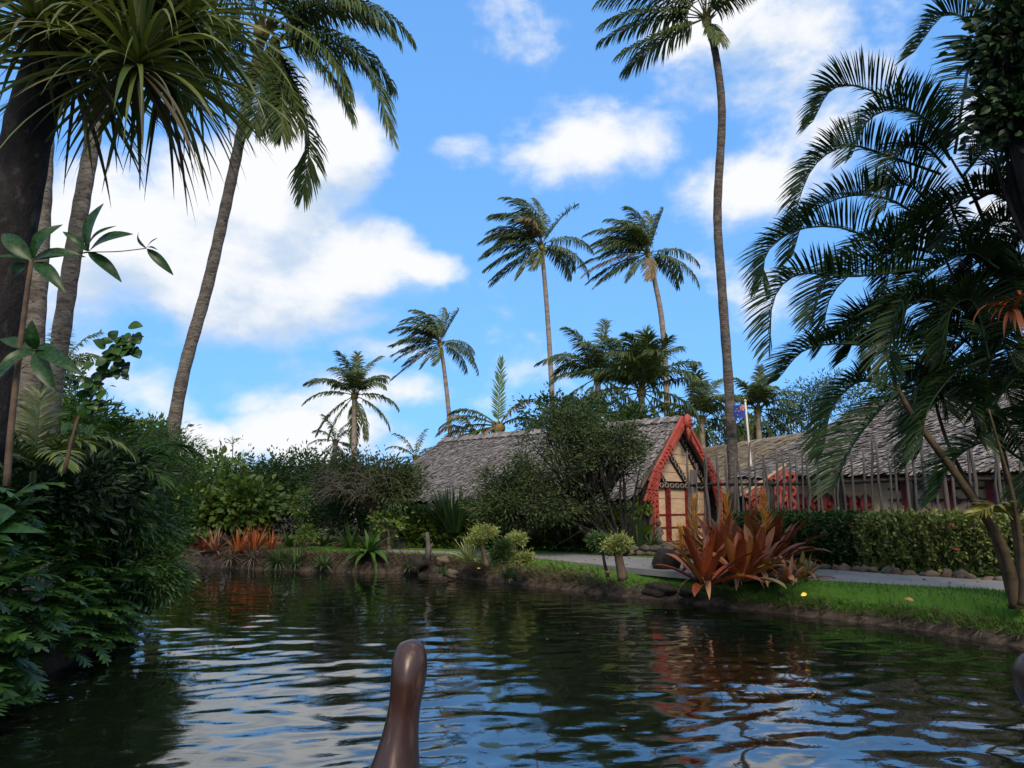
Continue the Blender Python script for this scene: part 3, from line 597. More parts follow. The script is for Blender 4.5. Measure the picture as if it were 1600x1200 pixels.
def meeting_house():
    root = thing('meeting_house', HA, 'thatched carved house with red gable boards and cream front wall', 'house', None, math.atan2(.714, .7)); fl = -0.02
    Lr, w, ze, zr = 9.6, 2.05, 1.2, 3.12
    # roof
    b = MB(); F = 0.1
    slab(b, (-w, F, ze), (-w, Lr + 1.5, ze), (0, Lr, zr), (0, F, zr)); slab(b, (w, F, ze), (w, Lr + 1.5, ze), (0, Lr, zr), (0, F, zr))
    slab(b, (-w, Lr + 1.5, ze), (w, Lr + 1.5, ze), (0.01, Lr, zr), (-0.01, Lr, zr))
    roof = b.build('roof', M['thatch_base'], root, smooth=False)
    t = MB()
    thatch(t, (-w - .06, F, ze - .05), (-w - .06, Lr + 1.5, ze - .05), (0, F, zr), (0, Lr, zr), 52, .045, .2, .06, .045)
    thatch(t, (w + .06, F, ze - .05), (w + .06, Lr + 1.5, ze - .05), (0, F, zr), (0, Lr, zr), 24, .08)
    thatch(t, (-w - .06, Lr + 1.56, ze - .05), (w + .06, Lr + 1.56, ze - .05), (-.02, Lr, zr), (.02, Lr, zr), 52, .05, .2, .06, .045)
    for k in range(190):
        y = F + Lr * k / 190; s = 1 if k % 2 else -1
        t.box((s * .08, y, zr + .02 + .015 * math.sin(k)), (.26, .09, .035), nrm([(1, .2 * math.sin(k * 3), -s * .75), (0, 1, 0), (s * .75, 0, 1)]))
    tag(t.build('thatch', M['thatch'], roof, smooth=False), kind='stuff')
    # side and back walls of dark timber
    for s in (-1, 1):
        for k in range(int((Lr + .9) / .3)):
            MB().box((s * (w - .32), .35 + .3 * k + .15, .62), (.07, .285, 1.4)).build('plank', M['black_wood'], root, smooth=False)
    MB().box((0, Lr + 1.05, .6), (2 * w - .7, .08, 1.4)).build('back_wall', M['black_wood'], root, smooth=False)
    # front wall of cream boards, flush behind the gable boards
    yw = .2; b = MB(); b.prism([(-1.5, 0), (1.6, 0), (1.6, 1.5), (0, 2.95), (-1.5, 1.6)], (0, yw + .06, fl), (1, 0, 0), (0, 0, 1), (0, .1, 0)); b.build('front_wall', M['black_wood'], root, smooth=False)
    def halfw(z): return max(0.02, min(1.55, (2.98 - z) / 1.07))
    z = 1.52
    while z < 2.8:
        z2 = min(z + .235, 2.88); a0, a1 = halfw(z), halfw(z2)
        MB().prism([(-a0, z), (a0, z), (a1, z2 - .012), (-a1, z2 - .012)], (0, yw, 0), (1, 0, 0), (0, 0, 1), (0, .055, 0)).build('gable_board', M['cream'], root, smooth=False); z += .235
    posts = (-.52, .40, 1.36); edges = [-1.36, *posts, 1.62]
    for a, c in zip(edges[:-1], edges[1:]):
        a_, c_ = a + .085, c - .085
        for z0, z1 in ((.02, .345), (.357, .675), (.687, 1.07), (1.082, 1.36)):
            MB().box(((a_ + c_) / 2, yw + .03, (z0 + z1) / 2), (c_ - a_, .05, z1 - z0)).build('wall_panel', M['cream'], root, smooth=False)
    for k, z in enumerate((.355, .675)): MB().box((0.1, yw + .01, z), (2.9, .05, .035)).build('rail', M['maroon'], root, smooth=False)
    for x in posts:
        b = MB(); b.box((x, yw - .02, .68), (.17, .07, 1.4))
        for q in range(9): b.box((x, yw - .06, .1 + q * .15), (.1, .03, .09), ((math.cos(q), 0, math.sin(q)), (0, 1, 0), (-math.sin(q), 0, math.cos(q))))
        b.build('wall_post', M['maroon'], root, smooth=False)
    # patterned strips
    def strip(p0, p1, w_, n):
        p0 = np.array(p0, float); p1 = np.array(p1, float); T = nrm(p1 - p0); nv = np.array([0, -1., 0]); S = np.cross(nv, T); L = np.linalg.norm(p1 - p0)
        b = MB(); b.box((p0 + p1) / 2, (L, w_, .04), (T, S, nv)); o = b.build('rafter', M['black_wood'], root, smooth=False); d = MB()
        for k in range(n):
            c = p0 + T * L * (k + .5) / n + nv * .024
            for sg in (-1, 1): d.box(c + S * sg * w_ * .24, (L / n * .75, w_ * .13, .012), (nrm(T + S * .8 * sg * (1 if k % 2 else -1)), nrm(S - T * .8 * sg * (1 if k % 2 else -1)), nv))
        d.build('painted_pattern', M['pale_paint'], o, smooth=False)
    strip((-.45, yw - .035, 2.24), (.42, yw - .035, 1.46), .15, 10); strip((-1.0, yw - .035, 1.8), (-.62, yw - .035, 1.46), .13, 5)
    strip((.1, yw - .04, 2.72), (1.3, yw - .04, 1.46), .13, 13); strip((-1.1, yw - .05, 1.41), (1.5, yw - .05, 1.41), .12, 22)
    # gable boards
    for s in (-1, 1):
        T = nrm([s * 1.3, 0, -1.32]); S = np.array([s * -T[2], 0, s * T[0]]) * -1; b = MB()
        p0, p1 = np.array([0, -.1, 3.08]), np.array([s * 1.3, -.1, 1.78])
        b.prism([(0, -.17), (0, .1), (np.linalg.norm(p1 - p0), .12), (np.linalg.norm(p1 - p0), -.12)], p0, T, -S if s > 0 else S, (0, .07, 0))
        bg_ = b.build('gable_bargeboard', M['red'], root, smooth=False)
        c = MB(); c.box((p0 + p1) / 2 + [0, -.012, 0], (1.75, .05, .03), (T, S, (0, 1, 0)))
        for q in range(6): c.box(p0 + (p1 - p0) * (.55 + .07 * q) + [0, -.015, 0], (.05, .16, .04), (T, S, (0, 1, 0)))
        c.build('carved_ridge', M['red'], bg_, smooth=False)
        # openwork lower end: splayed fingers
        f = MB(); q1 = np.array([s * 1.72, -.1, 1.0])
        for k in range(4):
            o = (k - 1.5) * .075; a = p1 + S * o * -1; e = q1 + np.array([s * o * 1.6, 0, -abs(o) * .6 + o * .6])
            f.box((a + e) / 2 + [0, .03, 0], (np.linalg.norm(e - a), .036, .06), (nrm(e - a), np.cross((0, 1, 0), nrm(e - a)), (0, 1, 0)))
        for k in range(9):
            t_ = (k + .5) / 9; cpt = p1 * (1 - t_) + q1 * t_ + [0, .03, 0]; a = .7 if k % 2 else -.7; TT = nrm(S + T * a)
            f.box(cpt, (.33, .035, .075), (TT, np.cross((0, 1, 0), TT), (0, 1, 0)))
        f.build('carved_board_end', M['red'], bg_, smooth=False)
        # upright carved side post
        u = MB(); lattice_bar(u, (s * 1.43 + (.2 if s > 0 else 0), -.06, fl), (s * 1.43 + (.2 if s > 0 else 0), -.06, 1.62), .19, .07, (0, -1, 0), 13); u.build('carved_side_post', M['red'], root, smooth=False)
    # mask at the apex
    b = MB(); b.blob((0, -.16, 3.06), (.13, .1, .2), .04, 12, 8, 2); b.box((0, -.18, 2.78), (.15, .08, .42), None, .8)
    for s in (-1, 1): b.blob((s * .05, -.255, 3.1), (.03, .03, .035), 0, 8, 6)
    b.box((0, -.265, 3.02), (.04, .05, .1)); b.box((0, -.25, 2.93), (.13, .05, .03)); b.build('gable_mask', M['red'], root)
    b = MB(); b.box((0.05, yw - .45, -.05), (3.9, 1.3, .08)); b.build('porch_floor', M['stone'], root, smooth=False)
meeting_house()
# stone kerb and planter in front of the house
def podium():
    a, b = gp(958, 868, .42), gp(1090, 869, .42); root = thing('stone_planter', a, 'low dark stone planter wall below the carved house porch', 'planter'); d = nrm(b - a); nb = np.array([-d[1], d[0], 0]); L = np.linalg.norm(b - a); x = 0; k = 0
    c = (a + b) / 2 + nb * 2.3
    MB().box(c + UP * .06, (L, 4.3, .14), (d, nb, UP)).build('soil_bed', M['soil'], root, a, smooth=False)
    while x < L:
        wd = rng.uniform(.2, .34)
        for r in range(2): stone_obj(a + d * (x + (.1 if r else 0)) + UP * (.05 + .1 * r) + nb * .08, (wd * .56, .12, .075), root, a, M['stone'], k, 'stone', .1); k += 1
        x += wd
podium()

# ------------------------------------------------------------------ thatched halls behind the fence
def hall_back():
    e0, e1 = at(985, 775, 33), at(1195, 775, 22.5); r0_, r1_ = at(1086, 702, 33.5), at(1312, 667, 24); r1_[2] = r0_[2]; e0[2] = e1[2] = 1.95
    root = thing('thatched_hall', (*e1[:2], .42), 'long thatched hall with sunlit tan roof behind the flagpole', 'house'); o = np.array(root.location)
    d = nrm((r1_ - r0_) * [1, 1, 0]); nb = np.array([-d[1], d[0], 0]); wd = r0_ - e0; b = MB(); far0, far1 = 2 * r0_ - e0, 2 * r1_ - e1; far0[2] = far1[2] = 1.95
    slab(b, e0, e1, r1_, r0_); slab(b, far0, far1, r1_, r0_); rf = b.build('roof', M['thatch_base'], root, o, smooth=False); t = MB()
    thatch(t, e0, e1, r0_, r1_, 34, .1, .36, .12); tag(t.build('thatch', M['thatch_sunlit'], rf, o, smooth=False), kind='stuff')
    W = [p * [1, 1, 0] for p in (e0 + nb * .4, e1 + nb * .4, far1 - nb * .4, far0 - nb * .4)]
    for i, (p, q) in enumerate(zip(W, W[1:] + W[:1])):
        T = nrm(q - p); L = np.linalg.norm(q - p); MB().box((p + q) / 2 + UP * 1.2, (L - .1, .1, 1.65), (T, np.cross(UP, T), UP)).build('wall', M['black_wood'], root, o, smooth=False)
hall_back()
def hall_front():
    A, B = at(1222, 800, 18.2) * [1, 1, 0], at(1500, 800, 15.6) * [1, 1, 0]; d = nrm(B - A); nb = np.array([-d[1], d[0], 0]); L = np.linalg.norm(B - A) + 4.0; g0 = .42
    root = thing('cream_hall', (*A[:2], g0), 'thatched hall with cream wall and red carved lintels behind the stake fence', 'house'); o = np.array(root.location)
    W = lambda x, y, z: A + d * x + nb * y + UP * z
    ez, rz, ov, dep = 2.22, 4.05, .42, 5.0
    e0, e1 = W(-.9, -ov, ez), W(L, -ov, ez); r0_, r1_ = W(1.3, dep / 2, rz), W(L, dep / 2, rz); h0 = W(-.9, dep + ov, ez); h1 = W(L, dep + ov, ez); b = MB()
    slab(b, e0, e1, r1_, r0_); slab(b, h0, h1, r1_, r0_); slab(b, e0, h0, r0_ + nb * .02, r0_); rf = b.build('roof', M['thatch_base'], root, o, smooth=False)
    t = MB(); thatch(t, e0, e1, r0_, r1_, 48, .05, .22, .065, .05); thatch(t, h0, e0, r0_, r0_ + d * .05, 48, .05, .22, .065, .05); tag(t.build('thatch', M['thatch'], rf, o, smooth=False), kind='stuff')
    ax = (d, nb, UP)
    # cream front boards
    x = 0; n = 12; bw = L / n
    for k in range(n): MB().box(W((k + .5) * bw, .05, 1.32), (bw - .012, .1, 1.78), ax).build('wall_board', M['cream'], root, o, smooth=False)
    MB().box(W(-.02, dep / 2, 1.3), (.1, dep, 1.75), ax).build('side_wall', M['cream'], root, o, smooth=False); MB().box(W(L / 2, dep, 1.3), (L, .1, 1.75), ax).build('back_wall', M['black_wood'], root, o, smooth=False)
    MB().box(W(L / 2, -.12, 2.16), (L, .1, .12), ax).build('eave_beam', M['black_wood'], root, o, smooth=False)
    # carved lintels over low openings; a dark slab paints the shade inside each
    def lintel(x0, x1, z0, lobes):
        c = MB(); n = lobes; wl = (x1 - x0) / n
        for k in range(n):
            c.blob(W(x0 + wl * (k + .5), -.06, z0 + .16), (wl * .62, .06, .24 - .03 * (k % 2)), .03, 12, 8, k)
        c.box(W((x0 + x1) / 2, -.05, z0 + .06), (x1 - x0, .08, .2), ax)
        l = c.build('carved_lintel', M['maroon'], root, o)
        for k in range(n):
            s = MB()
            for q in range(3):
                a = q * 2.1 + k; s.blob(W(x0 + wl * (k + .5) + .09 * math.cos(a), -.115, z0 + .15 + .09 * math.sin(a)), (.055, .02, .055), .02, 8, 6)
            s.build('carved_spiral', M['maroon'], l, o)
        MB().box(W((x0 + x1) / 2, -.015, z0 - .36), (x1 - x0 - .34, .05, .7), ax).build('opening_shade_slab', M['black_wood'], root, o, smooth=False)
        for xx in (x0 + .13, x1 - .13): MB().box(W(xx, -.035, z0 - .36), (.15, .07, .72), ax).build('window_jamb', M['maroon'], root, o, smooth=False)
    lintel(.32, 1.25, 1.38, 3); lintel(1.36, 2.05, 1.36, 3)
    for xx in (2.75, 3.55, 4.3): 
        MB().box(W(xx, -.04, 1.2), (.16, .08, 1.6), ax).build('wall_post', M['maroon'], root, o, smooth=False)
    for k in range(4):
        p, q = W(2.55 + .4 * k, -.05, 2.02), W(2.95 + .4 * k, -.05, 1.55); T = nrm(q - p); MB().box((p + q) / 2, (np.linalg.norm(q - p), .05, .08), (T, nb, np.cross(T, nb))).build('rafter', M['black_wood'], root, o, smooth=False)
    for z in (1.62, 1.85): MB().box(W(3.35, -.03, z), (1.9, .05, .04), ax).build('rail', M['black_wood'], root, o, smooth=False)
    # porch bargeboard at the far end and its carved triangle
    P0, P1 = at(1166, 779, 17.1), at(1229, 735, 16.8); T = nrm(P1 - P0); nv = -nrm(np.cross(T, UP)); nv = nv if nv[1] < 0 else -nv; S = np.cross(nv, T); c = MB(); lattice_bar(c, P0, P1, .2, .07, nv, 9)
    bb = c.build('gable_bargeboard', M['red'], root, o, smooth=False); c = MB(); c.box((P0 + P1) / 2 + UP * .13, (np.linalg.norm(P1 - P0), .1, .05), (T, nv, S)); c.build('board_cap', M['cream'], bb, o, smooth=False)
    Q1 = np.array([P1[0], P1[1], .5]); Q0 = np.array([P0[0], P0[1], .5]); h = nrm((Q1 - Q0)); Lh = np.linalg.norm(Q1 - Q0); c = MB()
    c.prism([(0, .05), (Lh, .05), (Lh, P1[2] - .62), (0, P0[2] - .62)], Q0 - nv * .1, h, UP, -nv * .06); c.build('gable_panel', M['maroon'], root, o, smooth=False)
    for k in range(6):
        x_ = (k + .5) / 6; top = (P0[2] + (P1[2] - P0[2]) * x_) - .1; c = MB(); lattice_bar(c, Q0 + h * Lh * x_ - nv * .06 + UP * .25, (*(Q0 + h * Lh * x_ - nv * .06)[:2], top), .17, .05, nv, 7); c.build('carved_panel', M['red'], root, o, smooth=False)
    c = MB(); lattice_bar(c, Q1 + h * .12, (*(Q1 + h * .12)[:2], P1[2]), .17, .07, nv, 12); c.build('carved_side_post', M['red'], root, o, smooth=False)
    P0, P1 = at(1442, 735, 15.9), at(1476, 762, 15.5); T = nrm(P1 - P0); c = MB(); lattice_bar(c, P0, P1, .16, .06, -nb, 6); c.build('carved_board_end', M['red'], root, o, smooth=False)
hall_front()

# ------------------------------------------------------------------ stake fence
def stake_fence():
    A, B = at(1078, 800, 16.4) * [1, 1, 0], at(1640, 800, 12.2) * [1, 1, 0]; d = nrm(B - A); L = np.linalg.norm(B - A); nb = np.array([-d[1], d[0], 0])
    root = thing('stake_fence', (*A[:2], .42), 'palisade of thin crooked grey stakes behind the clipped hedge', 'fence'); o = np.array(root.location); x = 0
    k = 0
    while x < L:
        h = rng.uniform(2.0, 2.42); p = A + d * x + nb * rng.normal(0, .02); q = p + d * rng.normal(0, .05) + nb * rng.normal(0, .03); n = 7; t = np.linspace(0, 1, n)[:, None]
        pts = p + (q - p) * t + UP * (.35 + h * t) + (d * rng.normal(0, .013, (n, 1)) + nb * rng.normal(0, .01, (n, 1))); r = rng.uniform(.026, .044)
        MB().tube(pts, np.linspace(r, r * .55, n) * rng.uniform(.85, 1.15, n), 6).build('stake', M['stake'], root, o)
        x += rng.uniform(.1, .19); k += 1
    for x in (0.05, 1.75, 3.1, 4.3, 5.6):
        if x < L: MB().tube(A + d * x + nb * .09 + UP * np.array([[.3], [1.2], [2.0 if x > .1 else 2.25]]), [.075, .07, .065], 9).build('fence_post', M['stake'] if x < .1 else M['black_wood'], root, o)
    n = 14; t = np.linspace(0, 1, n)[:, None]; MB().tube(A + d * L * t + nb * .05 + UP * (1.93 + rng.normal(0, .012, (n, 1))), .033, 7).build('rail', M['black_wood'], root, o)
    MB().tube(A + d * L * t + nb * .05 + UP * (1.05 + rng.normal(0, .012, (n, 1))), .03, 7).build('rail', M['black_wood'], root, o)
stake_fence()
# flagpole and flag
def flagpole():
    b = at(1182, 800, 18.8) * [1, 1, 0] + UP * .42; tp = at(1164.5, 628, 18.8); root = thing('flagpole', b, 'thin white pole leaning slightly between the palm trunk and hall', 'flagpole')
    MB().tube(np.linspace(b, tp, 6), np.linspace(.04, .022, 6), 8).build('pole', M['white'], root, b); MB().blob(tp + UP * .03, .035, 0, 8, 6).build('finial', M['white'], root, b)
    f = thing('flag', at(1164, 632, 18.8), 'small blue ensign with red and white corner hanging from the flagpole', 'flag'); o = np.array(f.location)
    u, v = np.array([-1.0, 0.25, -.05]), np.array([.06, 0, -1.0]); W_, H_ = .27, .33
    def sheet(x0, x1, y0, y1, off, name, mat, par=None, rot=None):
        n = 8; V = []
        for i in range(n):
            x = x0 + (x1 - x0) * i / (n - 1); 
            for y in (y0, y1):
                yy = y + (rot * (x - (x0 + x1) / 2) if rot else 0)
                V.append(o + u * x + v * yy + np.array([0, -1, 0]) * (off + .035 * math.sin(x * 14)))
        V = np.array(V); V2 = V + [0, .004, 0]; q = np.arange(n - 1)[:, None] * 2; mb = MB(); mb.add(np.concatenate([V, V2]), np.concatenate([q + [0, 2, 3, 1], q + 2 * n + [1, 3, 2, 0]])); return mb.build(name, mat, par or f, o)
    fld = sheet(0.02, W_, 0, H_, 0, 'field', M['flag_blue'])
    cw, ch = W_ * .5, H_ * .48
    for s in (1, -1): sheet(.03, cw, ch * .44, ch * .56, .006, 'white_cross', M['white'], fld, s * ch / cw * .95)
    for s in (1, -1): sheet(.03, cw, ch * .475, ch * .525, .009, 'red_cross', M['flag_red'], fld, s * ch / cw * .95)
    sheet(.02, cw, ch * .36, ch * .64, .012, 'white_cross', M['white'], fld); sheet(cw * .42, cw * .64, 0, ch, .012, 'white_cross', M['white'], fld)
    sheet(.02, cw, ch * .42, ch * .58, .016, 'red_cross', M['flag_red'], fld); sheet(cw * .47, cw * .59, 0, ch, .016, 'red_cross', M['flag_red'], fld)
    for x, y in ((.2, .1), (.165, .16), (.23, .15), (.2, .25)):
        for r, mt, of in ((.022, M['white'], .008), (.014, M['flag_red'], .012)):
            mb = MB(); P = [(r * (1 if i % 2 == 0 else .45) * math.sin(i * math.pi / 5), r * (1 if i % 2 == 0 else .45) * math.cos(i * math.pi / 5)) for i in range(10)]
            mb.prism(P, o + u * x + v * y + np.array([0, -of - .035 * math.sin(x * 14), 0]), nrm(u), nrm(v), (0, -.003, 0)); mb.build('star', mt, fld, o, smooth=False)
flagpole()

# ------------------------------------------------------------------ hedges
def hedge(name, path, depth, z0, z1, k, mat, label, leaf=.075, aspect=.55, patches=None, cat='hedge'):
    path = spline(np.asarray(path), 40); root = thing(name, (*path[0][:2], z0), label, cat); o = np.array(root.location)
    T = nrm(np.gradient(path * [1, 1, 0], axis=0)); N = np.stack([T[:, 1], -T[:, 0], 0 * T[:, 0]], 1); N[N[:, 1] > 0] *= -1
    u = rng.random(k) * (len(path) - 1.001); i = u.astype(int); f = (u - i)[:, None]; c = path[i] * (1 - f) + path[i + 1] * f; c[:, 2] = 0
    g1 = .09 * np.sin(u * 1.7) + .06 * np.sin(u * 4.1 + 1) + .05 * np.sin(u * 9.3)
    side = rng.random(k); z = np.where(side < .62, rng.random(k), 1.0); fr = np.where(side < .62, 0.0, rng.random(k))
    zz = z0 + (z1 - z0) * z + (g1 * .6 + rng.normal(0, .035, k)) * (z > .6); inset = fr * depth + .05 * np.sin(zz * 9 + u * 3) + .12 * (z < .25) + g1 * .5 + np.abs(rng.normal(0, .05, k)) + .1 * (z > .9) * (fr == 0)
    P = c - N[i] * inset[:, None] + UP * zz[:, None]; D = nrm(N[i] * (1.0 - fr[:, None]) + UP * (.45 + fr[:, None]) + rng.normal(0, .55, (k, 3)))
    mb = MB(); ovals(mb, P, D, leaf, aspect, .35, .2); mb.build('foliage', mat, root, o, smooth=False)
    b = MB()
    for j in range(0, 39, 2):
        p = path[j] * [1, 1, 0] - N[j] * depth * .55; b.tube([p + UP * z0, p + UP * (z0 + (z1 - z0) * .5) + rng.normal(0, .05, 3), p + UP * (z1 - .1) + rng.normal(0, .08, 3)], [.02, .015, .008], 5)
    V = []
    b.build('stems', M['brown_trunk'], root, o)
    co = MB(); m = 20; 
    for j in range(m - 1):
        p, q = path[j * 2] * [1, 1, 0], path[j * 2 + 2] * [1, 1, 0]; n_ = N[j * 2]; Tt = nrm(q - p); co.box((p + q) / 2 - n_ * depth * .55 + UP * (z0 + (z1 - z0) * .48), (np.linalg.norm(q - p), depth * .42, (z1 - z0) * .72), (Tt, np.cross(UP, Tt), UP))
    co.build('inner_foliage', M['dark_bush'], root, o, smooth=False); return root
hp = lambda xs, z: [gp(x, y, z) for x, y in xs]
hedge('clipped_hedge', hp(((1140, 878), (1200, 882), (1270, 886), (1330, 890)), .42), .8, .44, 1.27, 6500, M['hedge_green'], 'plain green clipped end of the hedge behind the red bromeliads', .07)
hedge('variegated_hedge', hp(((1335, 890), (1400, 895), (1480, 900), (1570, 905), (1680, 912), (1760, 918)), .42), .8, .46, 1.26, 9500, M['hedge_var'], 'clipped hedge of yellow variegated leaves along the right of the path', .075)
hedge('leafy_hedge', hp(((622, 857), (700, 859), (800, 861), (900, 863.5), (985, 868)), .42), .9, .42, 1.34, 9000, M['hedge_dark'], 'dark leafy hedge with yellow green tips beneath the spreading tree', .11)
def stone_border():
    a = [gp(x, y, .42) for x, y in ((1225, 885.5), (1300, 890), (1400, 897.5), (1480, 902.5), (1575, 908.5), (1660, 915))]; P = spline(a, 200); root = thing('stone_border', (*P[0][:2], .42), 'row of small rough stones between hedge and path', 'edging'); o = np.array(root.location); last = P[0]; k = 0
    for p in P:
        if np.linalg.norm(p - last) > .17 + .06 * math.sin(k * 2.3): stone_obj(p * [1, 1, 0] + UP * (.44 + .02 * math.sin(k)), (.1 + .02 * math.sin(k * 3), .085, .075 + .02 * math.cos(k * 5)), root, o, M['brown_stone'] if k % 3 else M['stone'], k); last = p; k += 1
stone_border()
def low_wall():
    a, b = at(425, 858, 21.2), at(612, 856, 20.6); a[2] = b[2] = .42; root = thing('low_stone_wall', a, 'low brown stone retaining wall under the dense trees', 'wall'); o = a; k = 0; n = 17
    for r in range(2):
        for i in range(n):
            t = (i + .5 * r) / n; p = a + (b - a) * t; stone_obj(p + UP * (.05 + .14 * r) + [0, .06 * r, 0], (.13 + .02 * math.sin(k * 2), .12, .085), root, o, M['brown_stone'], k, 'stone', .1); k += 1
low_wall()
def bank_rocks():
    for (px, py, Y, r, lab, cat, mt) in ((1041, 878, 13.6, (.24, .22, .23), 'smooth round black boulder on the lawn beside the path', 'boulder', 'black_rock'), (1032, 921, 12.3, (.24, .15, .1), 'rough black rock at the water edge left of the bromeliads', 'rock', 'black_rock'), (1075, 925, 12.2, (.13, .1, .07), 'small black rock touching the foot of the bromeliad clump', 'rock', 'black_rock'),
        (650, 883, 17.2, (.24, .18, .15), 'dark jagged rock set in the bank below the short post', 'rock', 'black_rock'), (692, 876, 17.0, (.16, .12, .1), 'brown mossy rock on the bank near the pale spiky plant', 'rock', 'brown_stone'), (705, 897, 16.2, (.16, .12, .08), 'small brown stone halfway down the earth bank', 'rock', 'brown_stone')):
        c = at(px, py, Y); o = MB(); o.blob(c, r, .1 if cat == 'boulder' else .24, 16, 11, int(px)); ob = o.build('boulder' if cat == 'boulder' else 'rock', M[mt], None, c); ob.location = c; tag(ob, lab, cat)
bank_rocks()
# ------------------------------------------------------------------ coconut palms
def jit(F, a=5, L=.08): return [(x[0] + rng.normal(0, a), x[1], x[2] * (1 + rng.normal(0, L)), x[3], x[4]) for x in F]
WINDY = [(185, -.2, .98, .8, .8), (168, .4, .98, 1.1, .8), (150, .05, .98, 1.45, .7), (136, -.3, .95, 1.55, .7), (122, .1, .92, 1.65, .7), (110, .35, .9, 1.65, .6), (84, -.1, .8, 1.4, .7), (-20, -.3, .7, 1.2, .9), (178, .1, 1, .9, .7), (196, .25, 1, .9, .8), (212, .15, 1.05, .6, .8), (203, -.35, 1, .7, .8), (158, .3, .95, 1.3, .7), (142, .1, 1, 1.5, .7), (126, .35, .95, 1.7, .7), (114, -.2, .95, 1.7, .7),
         (104, .2, .85, 1.6, .6), (96, -.3, .9, 1.6, .6), (66, 0, .75, 1.1, .7), (16, .1, .85, 1.6, .9), (-8, .15, .95, 1.5, .9), (4, -.5, .9, 1.4, .9), (228, .5, .7, .9, .8), (262, .5, .5, .5, .7), (148, -.45, .95, 1.5, .7), (130, -.5, .95, 1.6, .7), (120, .6, .8, 1.6, .7)]
FULL = [(k * 360 / 11 + 8, d, 1.0, 1.3, .6) for k, d in zip(range(11), (.1, .3, -.2, .2, -.1, .35, .1, .3, -.3, .2, 0))] + [(75, .55, .9, 1.6, .6), (105, .5, .9, 1.6, .6), (60, -.5, .9, 1.5, .6), (120, -.5, .9, 1.5, .6), (88, .1, .85, .9, .5), (40, .4, .95, 1.6, .6), (140, .4, .95, 1.6, .6)]
def sc(F, L): return [(a, d, l * L, dr, h) for a, d, l, dr, h in jit(F)]
gz = lambda p, z=.45: np.array([p[0], p[1], z])
GP = 'coconut palms standing against the sky'
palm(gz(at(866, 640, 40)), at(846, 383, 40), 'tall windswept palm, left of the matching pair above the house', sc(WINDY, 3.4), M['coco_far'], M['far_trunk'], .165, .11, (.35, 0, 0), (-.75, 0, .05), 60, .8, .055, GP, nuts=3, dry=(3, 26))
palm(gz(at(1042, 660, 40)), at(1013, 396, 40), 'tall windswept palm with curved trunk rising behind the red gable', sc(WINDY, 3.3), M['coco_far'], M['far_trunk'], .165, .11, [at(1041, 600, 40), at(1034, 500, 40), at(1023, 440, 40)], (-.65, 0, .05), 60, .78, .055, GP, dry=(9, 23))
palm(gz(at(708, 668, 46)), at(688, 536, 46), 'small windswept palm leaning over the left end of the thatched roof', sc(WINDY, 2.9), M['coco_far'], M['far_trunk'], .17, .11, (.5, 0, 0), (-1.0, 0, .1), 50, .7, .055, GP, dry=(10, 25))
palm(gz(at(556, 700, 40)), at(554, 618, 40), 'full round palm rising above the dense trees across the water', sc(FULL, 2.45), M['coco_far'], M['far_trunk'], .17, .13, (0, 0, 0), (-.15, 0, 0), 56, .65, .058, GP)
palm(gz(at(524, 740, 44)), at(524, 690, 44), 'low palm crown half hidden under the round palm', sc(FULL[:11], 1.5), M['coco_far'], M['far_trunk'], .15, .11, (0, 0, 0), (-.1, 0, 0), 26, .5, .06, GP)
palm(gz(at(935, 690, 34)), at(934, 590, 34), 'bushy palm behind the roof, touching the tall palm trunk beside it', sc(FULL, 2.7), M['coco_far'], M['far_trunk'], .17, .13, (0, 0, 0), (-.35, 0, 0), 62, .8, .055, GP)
palm(gz(at(1003, 700, 31)), at(1002, 612, 31), 'dense bright green palm close behind the ridge of the carved house', sc(FULL, 2.6) + [(85, .5, 2.5, .8, .4), (100, .4, 2.5, .9, .4), (70, .4, 2.4, .9, .4), (25, 0, 2.6, .9, .7)], M['coco'], M['far_trunk'], .17, .13, (0, 0, 0), (-.4, 0, 0), 62, .8, .055, GP)
palm(gz(at(776, 700, 29)), at(779, 666, 29), 'low palm with one upright pale frond above the thatched roof', [(155, .2, 2.1, 1.4, .5), (172, 0, 2, 1.2, .6), (190, .1, 2, .9, .7), (140, -.2, 1.9, 1.3, .5), (205, .3, 1.8, .6, .8), (55, .1, 1.5, 1.2, .9), (30, -.2, 1.5, 1.3, .8)], M['coco'], M['far_trunk'], .2, .17, (0, 0, 0), (-.1, 0, 0), 34, .55, .055, GP, dry=(4, 5), spear=False)
def pale_frond():
    root = [o for o in C.objects if o.get('label', '').startswith('low palm with one')][0]; o = np.array(root.location); mb = MB()
    frond(mb, None, None, 0, 0, 34, .42, .055, .1, pts=[at(778, 668, 29), at(779, 640, 29), at(781, 600, 29), at(783, 562, 29)], a0=50, a1=18); mb.build('frond', M['coco_new'], root, o, smooth=False)['label'] = 'upright pale green frond'
pale_frond()
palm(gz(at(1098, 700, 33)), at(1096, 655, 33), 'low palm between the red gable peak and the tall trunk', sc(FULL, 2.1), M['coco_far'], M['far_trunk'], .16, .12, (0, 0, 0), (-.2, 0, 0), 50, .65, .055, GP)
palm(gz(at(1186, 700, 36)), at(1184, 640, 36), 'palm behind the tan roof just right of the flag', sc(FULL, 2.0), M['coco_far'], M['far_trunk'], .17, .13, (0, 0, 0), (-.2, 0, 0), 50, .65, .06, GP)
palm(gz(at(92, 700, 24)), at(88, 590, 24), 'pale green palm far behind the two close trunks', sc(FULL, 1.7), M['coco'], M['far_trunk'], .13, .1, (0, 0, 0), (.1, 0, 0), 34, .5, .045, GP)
palm(gz(at(98, 720, 21)), at(97, 650, 21), 'small low palm peeping over the bank shrubs', sc(FULL[:11], 1.0), M['coco'], M['far_trunk'], .1, .08, (0, 0, 0), (.1, 0, 0), 26, .35, .04, GP)
